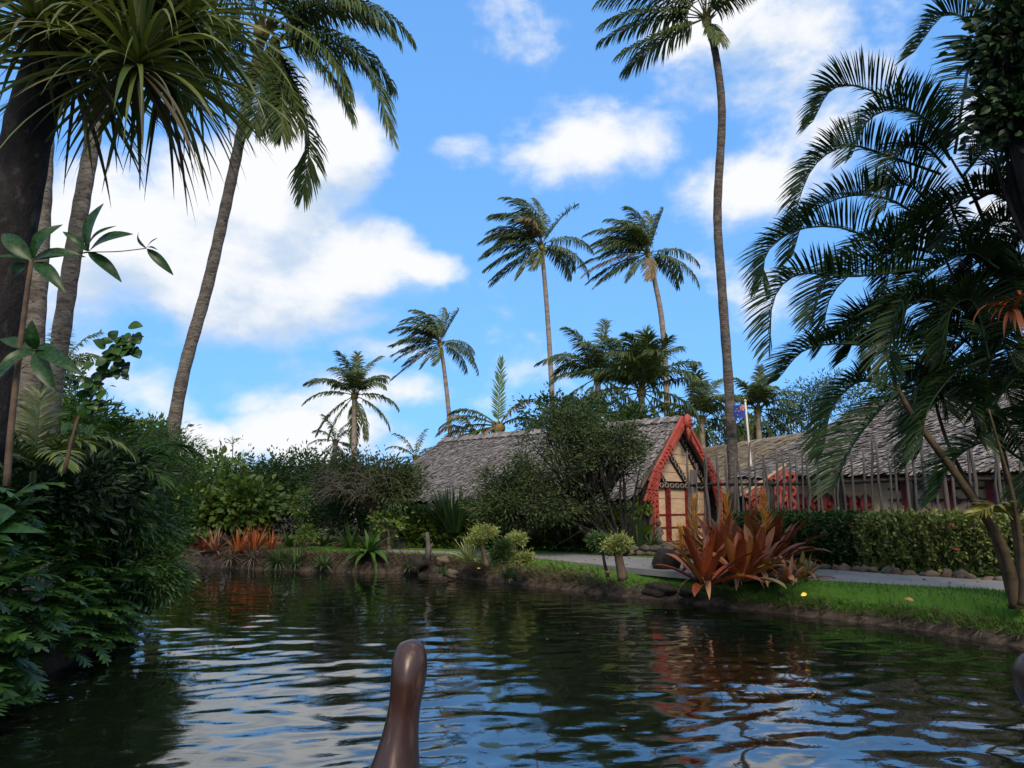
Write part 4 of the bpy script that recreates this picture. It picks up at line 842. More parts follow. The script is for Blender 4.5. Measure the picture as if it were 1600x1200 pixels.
palm(gz(at(640, 735, 38)), at(650, 715, 38), 'squat palm crown half behind the left end of the thatched roof', sc(FULL[:9], 1.4), M['coco_far'], M['far_trunk'], .14, .1, (0, 0, 0), (-.2, 0, 0), 24, .45, .055, GP)
palm(gz(at(735, 700, 30)), at(740, 676, 30), 'low palm with drooping dry fronds just above the roof ridge', [(170, .2, 1.3, 1.6, .9), (150, .1, 1.4, 1.7, .9), (190, .3, 1.2, 1.2, .9), (20, .1, 1.2, 1.6, .9), (120, .4, 1.3, 1.7, .9)], M['coco_dry'], M['far_trunk'], .14, .1, (0, 0, 0), (-.2, 0, 0), 30, .5, .055, GP, spear=False)
# the tall palm that leaves the frame at the top, and the leaning one on the near side
palm(gz(at(1148, 800, 19.5)), at(1104, 28, 19.5), 'tallest palm, its slim dark trunk standing between gable and flagpole', [(172, .15, 3.1, .95, .9), (203, .1, 2.7, .25, .9), (158, .2, 3.2, 1.1, .9), (165, -.3, 3.0, .9, .9), (140, .1, 3.2, 1.5, .8), (120, .3, 3, 1.4, .7), (100, -.1, 3, 1.1, .6), (82, .2, 3, 1.0, .7), (64, 0, 2.8, .7, .8), (50, .5, 1.3, 1.7, .8), (188, -.5, 2.5, .7, .9), (-75, .4, .9, .3, .6)],
     M['coco'], M['dark_coco_trunk'], .128, .09, [at(1141, 640, 19.5), at(1128, 450, 19.5), at(1121, 330, 19.5), at(1128, 180, 19.5), at(1119, 90, 19.5)], (-.15, 0, 0), 84, .7, .042, 'near coconut palms', nuts=0, seg=14, swell=1.15)
palm(gz(at(254, 735, 13), .9), at(412, 45, 13.6), 'near palm with long leaning trunk crossing the bright cloud', [(24, .2, 3.1, 2.0, 1.0), (38, -.1, 3.2, 2.1, 1.0), (-30, .2, 2.7, 1.3, .7), (-12, .3, 2.6, 2.1, .8), (-62, .1, 2.2, .7, .6), (60, .1, 3, 1.6, .9), (80, .3, 2.8, 1.6, .8), (110, .1, 2.8, 1.7, .8), (140, .2, 2.8, 1.7, .8), (165, 0, 2.6, 1.6, .8), (190, .3, 2.4, 1.2, .8), (215, 0, 2.2, 1, .8), (-80, -.3, 1.8, .5, .6), (20, -.4, 2.8, 1.7, .9), (50, .5, 2.5, 1.7, .9)],
     M['coco'], M['coco_trunk'], .112, .085, [at(281, 610, 13), at(326, 440, 13.2), at(364, 270, 13.4), at(393, 130, 13.6)], (0, 0, 0), 96, .66, .036, 'near coconut palms', nuts=4, seg=14, swell=1.15)
NEARF = [(k * 30 + 10, (.3, -.2, .1, -.4, .2, 0)[k % 6], 2.6, 1.5, .8) for k in range(12)]
palm(gz(at(38, 740, 9.0), 1.0), at(84, -260, 9.2), 'thick upright grey trunk close beside the dark pandanus trunk', NEARF, M['coco'], M['coco_trunk'], .12, .1, [at(52, 540, 9), at(66, 300, 9.1), at(74, 60, 9.1)], (0, 0, 0), 50, .5, .035, 'near coconut palms', seg=14, swell=1.1)
palm(gz(at(62, 720, 10.0), 1.0), at(236, -240, 10.4), 'leaning grey trunk, second from the dark pandanus trunk', NEARF, M['coco'], M['coco_trunk'], .118, .09, [at(96, 520, 10), at(122, 350, 10.1), at(148, 200, 10.2), at(182, 0, 10.3)], (0, 0, 0), 50, .5, .035, 'near coconut palms', seg=14, swell=1.1)

def hand_fronds(key, rows, Y, nl, ll, lw, hang, mat):
    root = [o for o in C.objects if o.get('label', '').startswith(key)][0]; o = np.array(root.location)
    for k, P in enumerate(rows):
        n = len(P); mb = MB(); frond(mb, None, None, 0, 0, nl, ll, lw, hang, stem=.12, vup=.15, r0=.025, pts=[at(x, y, Y + (.5 if k % 2 else -.5) * i / (n - 1)) for i, (x, y) in enumerate(P)]); mb.build('frond', mat, root, o, smooth=False)
hand_fronds('near palm with long', [[(420, 78), (520, 68), (582, 118), (610, 208)], [(418, 80), (455, 122), (482, 215), (474, 302)], [(412, 85), (408, 140), (398, 200)], [(425, 70), (480, 30), (540, 10), (600, 40)], [(415, 80), (440, 140), (440, 210)]], 13.6, 100, .74, .036, .42, M['coco'])
# ------------------------------------------------------------------ pandanus
def pandanus():
    base = at(-40, 720, 6.5); root = thing('pandanus_tree', base, 'dark thick trunk with heads of long drooping strap leaves overhead', 'tree'); o = base
    pts = spline([base, at(-12, 520, 6.5), at(20, 330, 6.5), at(48, 190, 6.5), at(85, 70, 6.5)], 24); MB().tube(pts, np.linspace(.24, .19, 24) * (1 + rng.normal(0, .02, 24)), 16).build('trunk', M['dark_trunk'], root, o)
    heads = [((215, 88), 6.2, 52, 1.35), ((292, 18), 6.6, 48, 1.3), ((60, 25), 6.0, 40, 1.0), ((150, 10), 6.5, 40, 1.3), ((255, 95), 6.9, 52, 1.3), ((120, 110), 6.9, 44, 1.2), ((235, -20), 6.4, 20, 1.3)]
    prof = lambda t: np.clip(np.minimum(.75 + 2 * t, 1) * (1 - t ** 2.2), .03, 1); mass = MB(); massd = MB()
    for k, ((px, py), Y, n, L) in enumerate(heads):
        c = at(px, py, Y); b = MB(); limb(b, pts[-1 if px > 100 else -3], c, .11, .06, .05, 8, 9); b.build('branch', M['dark_trunk'], root, o)
        for i in range(n * 2 + 24):
            single = i % 2 == 0 and i < n * 2; u = rng.random() if not single else (i / 2 + .5) / n
            e = R(80 - 125 * u + rng.normal(0, 7)); a = i * 2.399 + k; d = np.array([math.cos(a) * math.cos(e), math.sin(a) * math.cos(e), math.sin(e)]); l = L * rng.uniform(.75, 1.1); dry = u > .9
            mb = MB() if single else (massd if dry else mass)
            strap(mb, c + d * .05 - UP * .12 * u, d, l, .048 * rng.uniform(.75, 1.25), rng.uniform(.9, 2.3) * (1.15 if u < .6 else .7), 9, .35, prof, (.06, 0, 0), rng.normal(0, .9))
            if single: mb.build('leaf', M['pandan_dry'] if dry else M['pandan'], root, o)
    tag(mass.build('leaf_mass', M['pandan'], root, o), kind='stuff'); tag(massd.build('dry_leaf_mass', M['pandan_dry'], root, o), kind='stuff')
pandanus()

# ------------------------------------------------------------------ trees across the water
G0 = .42
tree('leafy_tree', gz(at(335, 868, 22)), [(at(335, 785, 22), (1.3, 1.0, 1.25)), (at(300, 800, 21.5), (.9, .8, .9)), (at(385, 790, 21.6), (.9, .7, .75))], M['tree_green'], M['brown_trunk'], 'bright leafy tree with round leaves nearest the far bend', leaf=.2, ncl=34, nper=36, rc=.42, r0=.09, aspect=.75, kind='oval', fork=.3, low=-.9)
tree('dense_tree', gz(at(422, 855, 23.5)), [(at(415, 762, 23.5), (1.5, 1.2, 1.0)), (at(470, 760, 24.5), (1.2, 1, .95)), (at(350, 760, 25), (1.2, 1, .9))], M['tree_dark'], M['brown_trunk'], 'dense dark tree with a straight brown trunk over the orange plants', leaf=.13, ncl=42, nper=80, rc=.5, r0=.14, fork=.6, low=-.7, twigs=8)
tree('wispy_tree', gz(at(601, 862, 19.6)), [(at(575, 752, 20), (1.15, 1, .72)), (at(615, 762, 19.6), (.7, .8, .6)), (at(530, 758, 20.5), (.8, .9, .62))], M['tree_grey'], M['brown_trunk'], 'grey green spreading tree with drooping bare twigs near the path end', leaf=.1, ncl=42, nper=75, rc=.36, r0=.15, fork=.62, low=-.6, twigs=16)
def drooping_twigs():
    c = at(560, 770, 19.2); mb = MB()
    for k in range(120):
        a = c + np.array([rng.uniform(-.75, .75), rng.uniform(-.35, .35), rng.uniform(-.1, .5)]); d = nrm([rng.normal(-.4, .7), rng.normal(-.2, .4), rng.uniform(-.1, .6)])
        p, _ = arc(a, d, rng.uniform(.4, .9), 2.6, 5); mb.tube(p, np.linspace(.011, .004, 6), 3, False)
    root = [o for o in C.objects if o.name == 'wispy_tree'][0]; mb.build('drooping_twigs', M['twig_grey'], root, np.array(root.location))
drooping_twigs()
tree('climber_trunk', gz(at(608, 862, 19.1)), [(at(606, 815, 19.1), (.3, .3, .55))], M['tree_green'], M['brown_trunk'], 'green climber wrapped round the trunk at the end of the path', 'climber', leaf=.12, ncl=16, nper=18, rc=.2, r0=.05, kind='oval', aspect=.7, low=-1)
tree('slender_sapling', gz(at(474, 868, 19.5)), [(at(472, 785, 19.5), (.22, .22, .42)), (at(478, 835, 19.3), (.32, .3, .22))], M['tree_green'], M['brown_trunk'], 'slender upright sapling with pale leaves right of the orange plants', 'sapling', leaf=.11, ncl=16, nper=20, rc=.17, r0=.025, aspect=.4, low=-1, fork=.8)
tree('dark_shrub', gz(at(520, 850, 22)), [(at(520, 790, 22), (1.1, .8, .9)), (at(460, 800, 23), (.9, .8, .8)), (at(580, 800, 22), (.8, .8, .8))], M['tree_dark'], M['brown_trunk'], 'dark rounded shrub filling the gap between two trees', 'shrub', leaf=.13, ncl=34, nper=60, rc=.4, r0=.06, low=-1)
tree('tall_shrub', gz(at(300, 868, 25)), [(at(290, 775, 25), (1.3, 1, 1.2)), (at(262, 790, 24), (1.2, 1, 1.4))], M['tree_green'], M['brown_trunk'], 'tall pale shrub behind the bend at the foot of the leaning palm', 'shrub', leaf=.15, ncl=34, nper=60, rc=.45, r0=.06, low=-.9)
def stalk_plant():
    b = gz(at(364, 760, 22)); t = at(364, 688, 22); root = thing('seed_stalk', b, 'thin bare flower stalk poking above the leafy trees', 'plant'); mb = MB(); mb.tube(np.linspace(b, t, 5), .014, 5)
    for k in range(9):
        d = nrm([rng.normal(0, 1), rng.normal(0, .5), .7]); mb.tube(arc(t - UP * .1 * (k % 3), d, .22, .6, 4)[0], .007, 4)
    mb.build('stalk', M['green_stem'], root, b); q = MB(); P = t + rng.normal(0, .1, (50, 3)) * [1.4, 1, .5]; leaves(q, P, rng.normal(0, 1, (50, 3)), .05); q.build('seed_heads', M['tree_green'], root, b, smooth=False)
stalk_plant()
rosette('fern', gz(at(452, 856, 20.6)), 'arching fern before the low stone wall, beside the sapling', 'fern', 22, .55, .09, M['feather'], 'ferns along the low wall', 70, 5, 1.0)
rosette('fern', gz(at(548, 855, 20)), 'larger arching fern on the low wall under the drooping twigs', 'fern', 26, .7, .1, M['feather'], 'ferns along the low wall', 75, 5, 1.0)
rosette('fern', gz(at(505, 855, 20.8)), 'darker fern midway along the low stone wall', 'fern', 20, .5, .09, M['fern'], 'ferns along the low wall', 70, 5, 1.0)
for (px, py, Y, n, L, mt, lab) in ((398, 862, 19.6, 46, .75, 'croton', 'brightest orange strap leaved plant on the far bank'), (372, 868, 19.4, 30, .6, 'croton', 'orange strap leaved plant leaning over dead grass on the bank'), (335, 872, 19.8, 34, .6, 'brom_dry', 'faded brownish strap plant at the far bend of the bank'), (424, 862, 20, 26, .5, 'croton', 'small orange strap plant on the right edge of its bed'), (318, 872, 20, 26, .5, 'brom', 'dull reddish strap plant nearest the channel bend')):
    rosette('orange_strap_plant', gz(at(px, py, Y), .36), lab, 'plant', n, L, .055, M[mt], 'orange plants at the river bend', 85, 10, .6)
for (px, py, n, L, lab) in ((395, 880, 70, .4, 'dead grey grass tuft under the orange plants'), (360, 884, 60, .35, 'pale dead grass tuft close to the channel bend')):
    rosette('dead_grass_tuft', gz(at(px, py, 18.9), .22), lab, 'grass tuft', n, L, .02, M['dry_grass'], 'dead grass tufts', 80, -25, 1.6, joined=True)
for (px, py, Y, n, L, lab) in ((435, 884, 18.6, 120, .42, 'bright feathery weed clump on the bank below the orange plants'), (462, 884, 18.4, 90, .36, 'feathery weed clump beside the first, nearer the sapling'), (504, 886, 18.0, 60, .34, 'broad leaved weed at the water edge below the sapling'), (640, 896, 17.2, 70, .22, 'little weed tuft under the jagged rock'), (795, 906, 14.9, 70, .2, 'grassy tuft on the bank below the small clipped shrubs'), (690, 893, 16, 40, .18, 'tiny weed tuft on the dry bank')):
    rosette('weed_tuft', gz(at(px, py, Y), .14), lab, 'weed', n, L, .03, M['weed'], 'weeds growing on the bank', 85, 0, 1.0, joined=True)
rosette('bank_fern', gz(at(577, 870, 17.9), .44), 'glossy green fern hanging down the bank to the water', 'fern', 34, .62, .12, M['feather'], None, 75, -35, 1.7)
rosette('striped_plant', gp(734, 876, .42), 'pale striped spiky plant on the lawn left of the clipped shrubs', 'plant', 50, .5, .045, M['varieg'], None, 86, 12, .5)

# clipped little shrubs on the lawn
def topiary(px, py, Y, crowns, mat, label, r0, lean=0):
    base = gp(px, py, .42); cs = [(at(x, y, base[1] + .0), np.array([rx, rx * .9, rz]) * base[1] / 1200 * .72) for x, y, rx, rz in crowns]
    tree('clipped_shrub', base, cs, M[mat], M['brown_trunk'], label, 'shrub', leaf=.06, ncl=26, nper=40, rc=.09, r0=r0, group='small clipped shrubs on the lawn', aspect=.3, fork=.85, low=-.5, shell=.6, droop=-.25)
topiary(761, 877, 15, ((756, 832, 22, 15), (742, 846, 13, 8)), 'lime', 'tallest clipped shrub with lime crown beside the pale spiky plant', .06)
topiary(809, 882, 15, ((806, 845, 15, 12), (796, 868, 13, 8), (822, 872, 9, 7)), 'lime', 'small tiered lime shrub right of a dark shrub', .035)
topiary(787, 884, 15, ((786, 855, 14, 14), (778, 872, 12, 10)), 'tree_dark', 'dark clipped shrub squeezed between two lime ones', .03)
topiary(950, 892, 13, ((934, 844, 16, 13), (945, 852, 12, 10)), 'weed', 'dull green shrub on a thin leaning trunk beneath the spreading tree', .03)
topiary(973, 896, 13, ((966, 848, 18, 13), (960, 856, 12, 8)), 'lime', 'lime clipped shrub on a stout dark trunk near the boulder', .085)
def stub_post():
    b = gp(668, 871, .42); root = thing('driftwood_stub', b, 'short weathered grey stub standing on the bank by the path', 'stump'); MB().tube([b - UP * .05, b + UP * .2 + [.02, 0, 0], b + UP * .33, b + UP * .52 + [-.02, 0, 0]], [.07, .06, .045, .035], 8).build('stub', M['stake'], root, b); MB().tube([b + UP * .14 + [.02, 0, 0], b + UP * .24 + [.08, 0, 0], b + UP * .3 + [.1, 0, 0]], [.03, .025, .015], 6).build('side_branch', M['stake'], root, b)
stub_post()
def small_post():
    b = gp(632, 866, .42); MBx = MB(); MBx.box((0, 0, .1), (.5, .3, .2)); MBx.box((.0, .3, .2), (.5, .3, .4)); o = MBx.build('stone_step', M['stone'], None, smooth=False); o.location = at(622, 850, 20.2) * [1, 1, 0] + UP * .43; tag(o, 'pair of pale stone steps where the path meets the trees', 'steps')
small_post()
def figure():
    b = at(1030, 849, 18.6); b[2] = .6; root = thing('carved_figure', b, 'little grey carved figure at the foot of the red house post', 'statue'); m = MB()
    m.tube([b, b + UP * .12, b + UP * .3, b + UP * .4], [.06, .055, .075, .04], 8); m.blob(b + UP * .49, (.06, .055, .085), .05, 10, 7)
    for s in (-1, 1): m.tube([b + UP * .36 + [s * .06, 0, 0], b + UP * .25 + [s * .1, -.03, 0], b + UP * .2 + [s * .03, -.07, 0]], [.025, .022, .02], 6); m.tube([b + UP * .14 + [s * .03, 0, 0], b + UP * .07 + [s * .06, -.05, 0], b + [s * .04, -.02, 0]], [.035, .03, .025], 6)
    m.build('body', M['stake'], root, b)
figure()
rosette('spiky_grass', gp(1015, 853, .56) + [0, -.2, 0], 'low grey green grassy plant on the planter before the house', 'plant', 50, .38, .03, M['weed'], None, 80, 0, .8)
rosette('banana_plant', gz(at(988, 862, 18.6)), 'broad leaved plant with pale arching leaves against the dark house wall', 'plant', 11, 1.25, .24, M['tree_green'], None, 85, 45, 1.0)
rosette('dracaena_bush', gz(at(709, 858, 19.4), .85), 'dark pointed bush of upright spiky leaves before the thatched roof', 'shrub', 170, 1.05, .06, M['dark_bush'], None, 89, 45, .3, joined=True, base_r=.22)
rosette('cordyline', gz(at(668, 850, 20.2)), 'thin stemmed plant with a tuft of drooping leaves beside the roof eave', 'plant', 30, .6, .06, M['tree_dark'], None, 80, -20, 1.2, joined=True)

# the big spreading tree in front of the house
tree('spreading_tree', gz(at(978, 862, 16.9)), [(at(880, 730, 17.3), (1.5, 1.0, 1.0)), (at(800, 765, 17.4), (.9, .8, .8)), (at(960, 700, 17), (.75, .8, .75)), (at(900, 668, 17.6), (1.0, .9, .55)), (at(850, 790, 16.8), (1.2, .8, .5)), (at(790, 800, 17.2), (.85, .7, .5))], M['tree_olive'], M['dark_trunk'],
     'wide fine leaved tree with bare leaning branches covering the thatched roof', leaf=.1, ncl=54, nper=85, rc=.26, r0=.1, aspect=.28, fork=.35, twigs=26, low=-.8, stems=2, shell=.35, droop=.1)
def bare_limbs():
    root = [o for o in C.objects if o.name == 'spreading_tree'][0]; o = np.array(root.location); b = o + UP * .05
    for tgt in ((880, 780), (905, 735), (935, 700), (968, 680), (975, 720), (1000, 730), (850, 800)):
        mb = MB(); t = at(*tgt, 16.6); limb(mb, b + rng.normal(0, .08, 3) * [1, 1, 0], t, .05, .013, .06, 9, 7)
        for k in range(5):
            q = b + (t - b) * rng.uniform(.45, .95); limb(mb, q, q + nrm(t - b + rng.normal(0, 2.0, 3)) * rng.uniform(.5, .9), .018, .004, .1, 6, 4)
        mb.build('limb', M['dark_trunk'], root, o)
bare_limbs()
tree('dense_tree', gz(at(880, 700, 27)), [(at(865, 650, 27), (1.4, 1, .75)), (at(930, 655, 27), (1.5, 1, .8)), (at(985, 668, 26), (.9, .8, .6))], M['tree_dark'], M['brown_trunk'], 'dark green tree behind the house under the bushy palms', leaf=.16, ncl=34, nper=60, rc=.4, r0=.12, low=-.8)
tree('ironwood_tree', gz(at(1240, 700, 38)), [(at(1262, 630, 38), (1.5, 1, 1.1)), (at(1225, 660, 38), (1.0, 1, .9)), (at(1310, 625, 38), (1.8, 1, 1.3))], M['tree_dark'], M['brown_trunk'], 'feathery dark tree rising behind the tan thatched roof', leaf=.2, ncl=34, nper=60, rc=.55, r0=.12, aspect=.25, low=-.7)
tree('dense_tree', gz(at(1120, 700, 40)), [(at(1120, 680, 40), (1.8, 1, 1.0)), (at(1170, 690, 40), (1.6, 1, .9))], M['tree_dark'], M['brown_trunk'], 'dark tree seen between the gable and the tan roof', leaf=.2, ncl=30, nper=50, rc=.5, r0=.12, low=-.8)
tree('dense_tree', gz(at(1480, 700, 34)), [(at(1440, 610, 34), (2.4, 1, 1.0)), (at(1540, 600, 34), (2.4, 1, 1.2)), (at(1640, 600, 34), (2.4, 1, 1.4))], M['tree_dark'], M['brown_trunk'], 'broad dark tree behind the front hall roof and areca fronds', leaf=.22, ncl=34, nper=60, rc=.6, r0=.15, low=-.8)

# ------------------------------------------------------------------ bromeliads
def bromeliads():
    G = 'red bromeliads by the water'; mats = [M['brom'], M['brom'], M['brom_or'], M['brom']]
    spec = [(1102, 917, .0, 1.0, 13, (-.06, -.1, 0.1), mats, 'large red bromeliad at the left front of the clump'), (1128, 905, .1, 1.1, 13, (-.1, 0, .15), mats, 'deep red bromeliad behind the left front plant, below an orange spike'), (1158, 915, .05, .85, 12, (.05, -.25, 0), [M['brom_or'], M['brom_gr'], M['brom']], 'olive and orange bromeliad low in the middle front'), (1176, 893, .1, 1.15, 14, (0, 0, .2), mats, 'tall rusty bromeliad in the middle of the clump'),
        (1212, 893, .1, 1.2, 14, (.15, 0, .2), mats, 'tall bromeliad with upright brown leaves at the right of the clump'), (1202, 880, .1, 1.1, 12, (-.1, .1, .2), mats, 'red bromeliad at the back under the right orange spike'), (1232, 912, 0, .5, 10, (.1, -.1, 0), [M['brom_or'], M['brom_dry']], 'small pale orange bromeliad on the right edge'), (1258, 906, 0, .5, 10, (.15, 0, 0), [M['brom_gr'], M['brom_or']], 'small yellowish bromeliad farthest right, nearest the path'), (1118, 896, .1, 1.0, 12, (-.05, 0, .2), mats, 'reddest bromeliad behind the left front plant, nearest the boulder'), (1186, 908, .05, .95, 12, (.05, -.1, .1), [M['brom'], M['brom_or']], 'rusty bromeliad at the front, between the olive one and the small pale ones'), (1140, 888, .1, 1.0, 12, (-.05, .1, .2), mats, 'red bromeliad at the back under the middle orange spike')]
    tops = []
    for px, py, dz, L, n, tilt, mm, lab in spec:
        p = gp(px, py, .40) + UP * dz
        r = rosette('bromeliad', p, lab, 'bromeliad', n + 8, L * .78, .135 if L > .7 else .085, M['brom'], G, 88, 16, .7, mats=mm, prof=lambda t: np.clip(np.minimum(.8 + .6 * t, 1) * (1 - t ** 7), .03, 1), fold=.45, base_r=.04, tilt=tilt, seg=7)
        mb = MB()
        for k in range(3):
            a = k * 2.1 + px; mb = MB(); strap(mb, p + [0, 0, .12], (math.cos(a), math.sin(a) - .5, .05), L * .5, .1, 2.6, 6, .2); f = mb.build('leaf', M['brom_dry'], r, p); f['label'] = 'faded drooping leaf'
    for px, py, h, Y, lab in ((1087, 842, .85, 12.4, 'thin left'), (1137, 836, .85, 12.8, 'tall middle'), (1196, 834, .9, 13.0, 'broad right'), (1066, 868, .55, 12.4, 'short outer')):
        b = at(px, py, Y); r = None; best = min((o for o in C.objects if o.name.startswith('bromeliad') and o.type == 'EMPTY'), key=lambda o: np.linalg.norm(np.array(o.location)[:2] - b[:2])); o = np.array(best.location)
        b2 = np.array([b[0], b[1], o[2] + .2]); top = np.array([b[0], b[1], b[2] + h * .72]); mb = MB(); mb.tube([o + UP * .1, (o + b2) / 2 + UP * .25, b, top], [.018, .016, .012, .005], 5)
        for k in range(130):
            t = rng.uniform(0, 1); q = b + (top - b) * t; a = rng.uniform(0, 6.28); d = nrm([math.cos(a), math.sin(a), .75 + t]); strap(mb, q, d, rng.uniform(.12, .42) * (1.15 - .7 * t), .013, -.25, 4, .1)
        mb.build('flower_spike', M['spike'], best, o)
    c = gp(1165, 905, .4); m = MB(); 
    for k in range(9): m.blob(c + [-.55 + .15 * k, .05 * math.sin(k * 2), .02], (.17, .2, .09 + .02 * math.sin(k)), .2, 9, 6, k)
    o = m.build('soil_mound', M['soil'], None, c); o.location = c; tag(o, 'dark soil mound under the red bromeliads', 'soil mound')
bromeliads()

# ------------------------------------------------------------------ areca palm on the right
def areca():
    base = gp(1590, 948, .38); root = thing('areca_palm', base, 'clumping palm with feathery arching fronds leaning over the lawn', 'palm tree'); o = base
    st = [([(1590, 950, 9.0), (1566, 855, 9.0), (1500, 750, 9.0), (1430, 655, 9.0), (1402, 606, 9.0)], .062, .028), ([(1600, 950, 9.2), (1590, 850, 9.2), (1565, 700, 9.2), (1520, 520, 9.1), (1478, 405, 9.0)], .055, .014), ([(1612, 950, 9.4), (1618, 800, 9.4), (1600, 560, 9.4), (1535, 340, 9.3), (1485, 245, 9.2)], .055, .014),
          ([(1622, 945, 9.1), (1640, 750, 9.0), (1630, 500, 8.9), (1600, 330, 8.8)], .055, .014), ([(1584, 945, 9.5), (1545, 820, 9.6), (1480, 690, 9.6), (1445, 560, 9.6)], .038, .014), ([(1600, 945, 8.7), (1588, 800, 8.6), (1545, 640, 8.5)], .04, .01)]
    for P, a, b in st:
        n = 40; pts = spline([at(*p) for p in P], n); MB().tube(pts, np.linspace(a, b, n) * (1 + .05 * (np.arange(n) % 3 == 0)) + .03 * np.exp(-np.arange(n) / 2), 10).build('stem', M['areca_stem'], root, o)
    FR = [[(1482, 245), (1436, 182), (1352, 138), (1300, 140), (1270, 190)], [(1492, 240), (1512, 110), (1526, 48), (1478, 22), (1428, 82)], [(1505, 275), (1540, 225), (1555, 155), (1540, 112)], [(1470, 272), (1392, 245), (1325, 228), (1270, 262), (1236, 350)], [(1475, 395), (1412, 322), (1332, 305), (1262, 338), (1238, 400)],
          [(1470, 408), (1410, 400), (1325, 358), (1250, 358), (1200, 392), (1192, 440)], [(1470, 415), (1400, 425), (1325, 432), (1250, 428), (1210, 465), (1202, 545)], [(1612, 425), (1535, 435), (1480, 475), (1466, 548)], [(1450, 575), (1350, 540), (1262, 545), (1214, 594)], [(1402, 608), (1342, 596), (1300, 640), (1286, 705)], [(1402, 612), (1368, 648), (1330, 700), (1304, 762)], [(1405, 606), (1445, 588), (1505, 620), (1532, 690)],
          [(1440, 590), (1500, 566), (1560, 588), (1592, 655)], [(1515, 318), (1560, 300), (1612, 325), (1660, 390)], [(1480, 400), (1530, 355), (1592, 368), (1645, 440)], [(1455, 560), (1485, 495), (1545, 480), (1605, 515)], [(1540, 640), (1490, 615), (1444, 650), (1420, 722)], [(1600, 720), (1545, 690), (1492, 718), (1462, 778)], [(1500, 485), (1440, 468), (1388, 500), (1362, 570)], [(1480, 445), (1412, 470), (1352, 500), (1322, 560)], [(1478, 262), (1440, 225), (1402, 246), (1384, 325)],
          [(1445, 565), (1400, 520), (1345, 500), (1300, 530)], [(1600, 335), (1560, 270), (1590, 200), (1640, 170)], [(1600, 345), (1550, 350), (1520, 400), (1512, 470)], [(1545, 640), (1530, 560), (1490, 520), (1440, 530)], [(1545, 640), (1590, 590), (1640, 600), (1680, 660)], [(1402, 606), (1385, 540), (1420, 480), (1470, 470)], [(1600, 340), (1570, 420), (1560, 500), (1580, 570)], [(1478, 400), (1455, 330), (1420, 290), (1370, 300)],
          [(1485, 250), (1460, 200), (1415, 170), (1360, 185), (1330, 245)], [(1540, 640), (1570, 660), (1600, 720), (1610, 780)], [(1520, 520), (1480, 560), (1440, 600), (1430, 660)], [(1600, 330), (1640, 250), (1660, 150)], [(1560, 480), (1500, 520), (1470, 580), (1480, 640)],
          [(1478, 402), (1430, 440), (1395, 510), (1392, 590)], [(1520, 440), (1560, 430), (1610, 470), (1640, 540)], [(1478, 300), (1510, 380), (1550, 430), (1610, 450)], [(1475, 395), (1420, 360), (1350, 385), (1290, 440), (1270, 500)], [(1540, 560), (1490, 585), (1450, 640), (1440, 700)], [(1500, 300), (1450, 330), (1400, 380), (1385, 450)], [(1600, 400), (1545, 400), (1500, 440), (1490, 510)], [(1545, 640), (1590, 660), (1630, 720), (1640, 780)],
          [(1600, 500), (1560, 540), (1540, 600), (1545, 660)], [(1475, 410), (1440, 390), (1370, 400), (1300, 460), (1285, 540)], [(1600, 350), (1640, 320), (1690, 340)]]
    for k in range(12):
        hx, hy = ((1545, 560), (1600, 330), (1540, 640), (1600, 500), (1560, 420))[k % 5]; a = R(rng.uniform(20, 190)); L = rng.uniform(110, 200); ex, ey = hx + math.cos(a) * L, hy - math.sin(a) * L * .6
        FR.append([(hx, hy), (hx + (ex - hx) * .4, hy - 30 + (ey - hy) * .6), (ex, ey + 20), (ex + math.cos(a) * 25, ey + 90)])
    for k, P in enumerate(FR):
        Y0 = (9.2, 9.0, 8.8, 9.3)[k % 4]; dy = rng.uniform(-.35, .35); n = len(P); pts = [at(x, y, Y0 + dy * i / (n - 1)) for i, (x, y) in enumerate(P)]; L = sum(np.linalg.norm(b - a) for a, b in zip(pts[:-1], pts[1:]))
        mb = MB(); frond(mb, None, None, 0, 0, int(40 + 36 * L), .54, .021, .2, stem=.1, vup=.6, r0=.02, pts=pts, a0=70, a1=30, lwind=0, jit=.05); mb.build('frond', M['areca'], root, o, smooth=False)
    mb = MB(); frond(mb, None, None, 0, 0, 26, .3, .03, .3, pts=[at(1582, 812, 8.8), at(1560, 790, 8.7), at(1528, 800, 8.6)], r0=.012); mb.build('frond', M['areca_yellow'], root, o, smooth=False)['label'] = 'small yellow frond'
    mb = MB()
    for k in range(16): strap(mb, at(1583 + rng.normal(0, 4), 478 + rng.normal(0, 12), 8.3), (rng.normal(-.5, .6), rng.normal(-.2, .3), rng.uniform(-.3, .4)), rng.uniform(.3, .75), .05, 2.4, 6, .3)
    mb.build('dead_sheath', M['areca_rust'], root, o)['label'] = 'rust red dead leaf sheath'
areca()
def corner_tree():
    b = at(1690, 900, 8.6); b[2] = .4; root = tree('leafy_tree', b, [(at(1592, 60, 7.6), (.32, .5, .55)), (at(1590, 170, 7.7), (.22, .4, .4)), (at(1650, 60, 7.6), (.6, .6, 1.2))], M['dark_bush'], M['dark_trunk'], 'dark leafy tree hanging into the top corner over the areca palm', leaf=.12, ncl=34, nper=40, rc=.2, r0=.12, aspect=.65, kind='oval', low=-1)
    mb = MB(); mb.tube(spline([b, at(1660, 500, 8), at(1600, 230, 7.7), at(1572, 110, 7.6), at(1585, -60, 7.6)], 24), np.linspace(.17, .09, 24), 12); mb.build('main_trunk', M['dark_trunk'], root, b)
corner_tree()

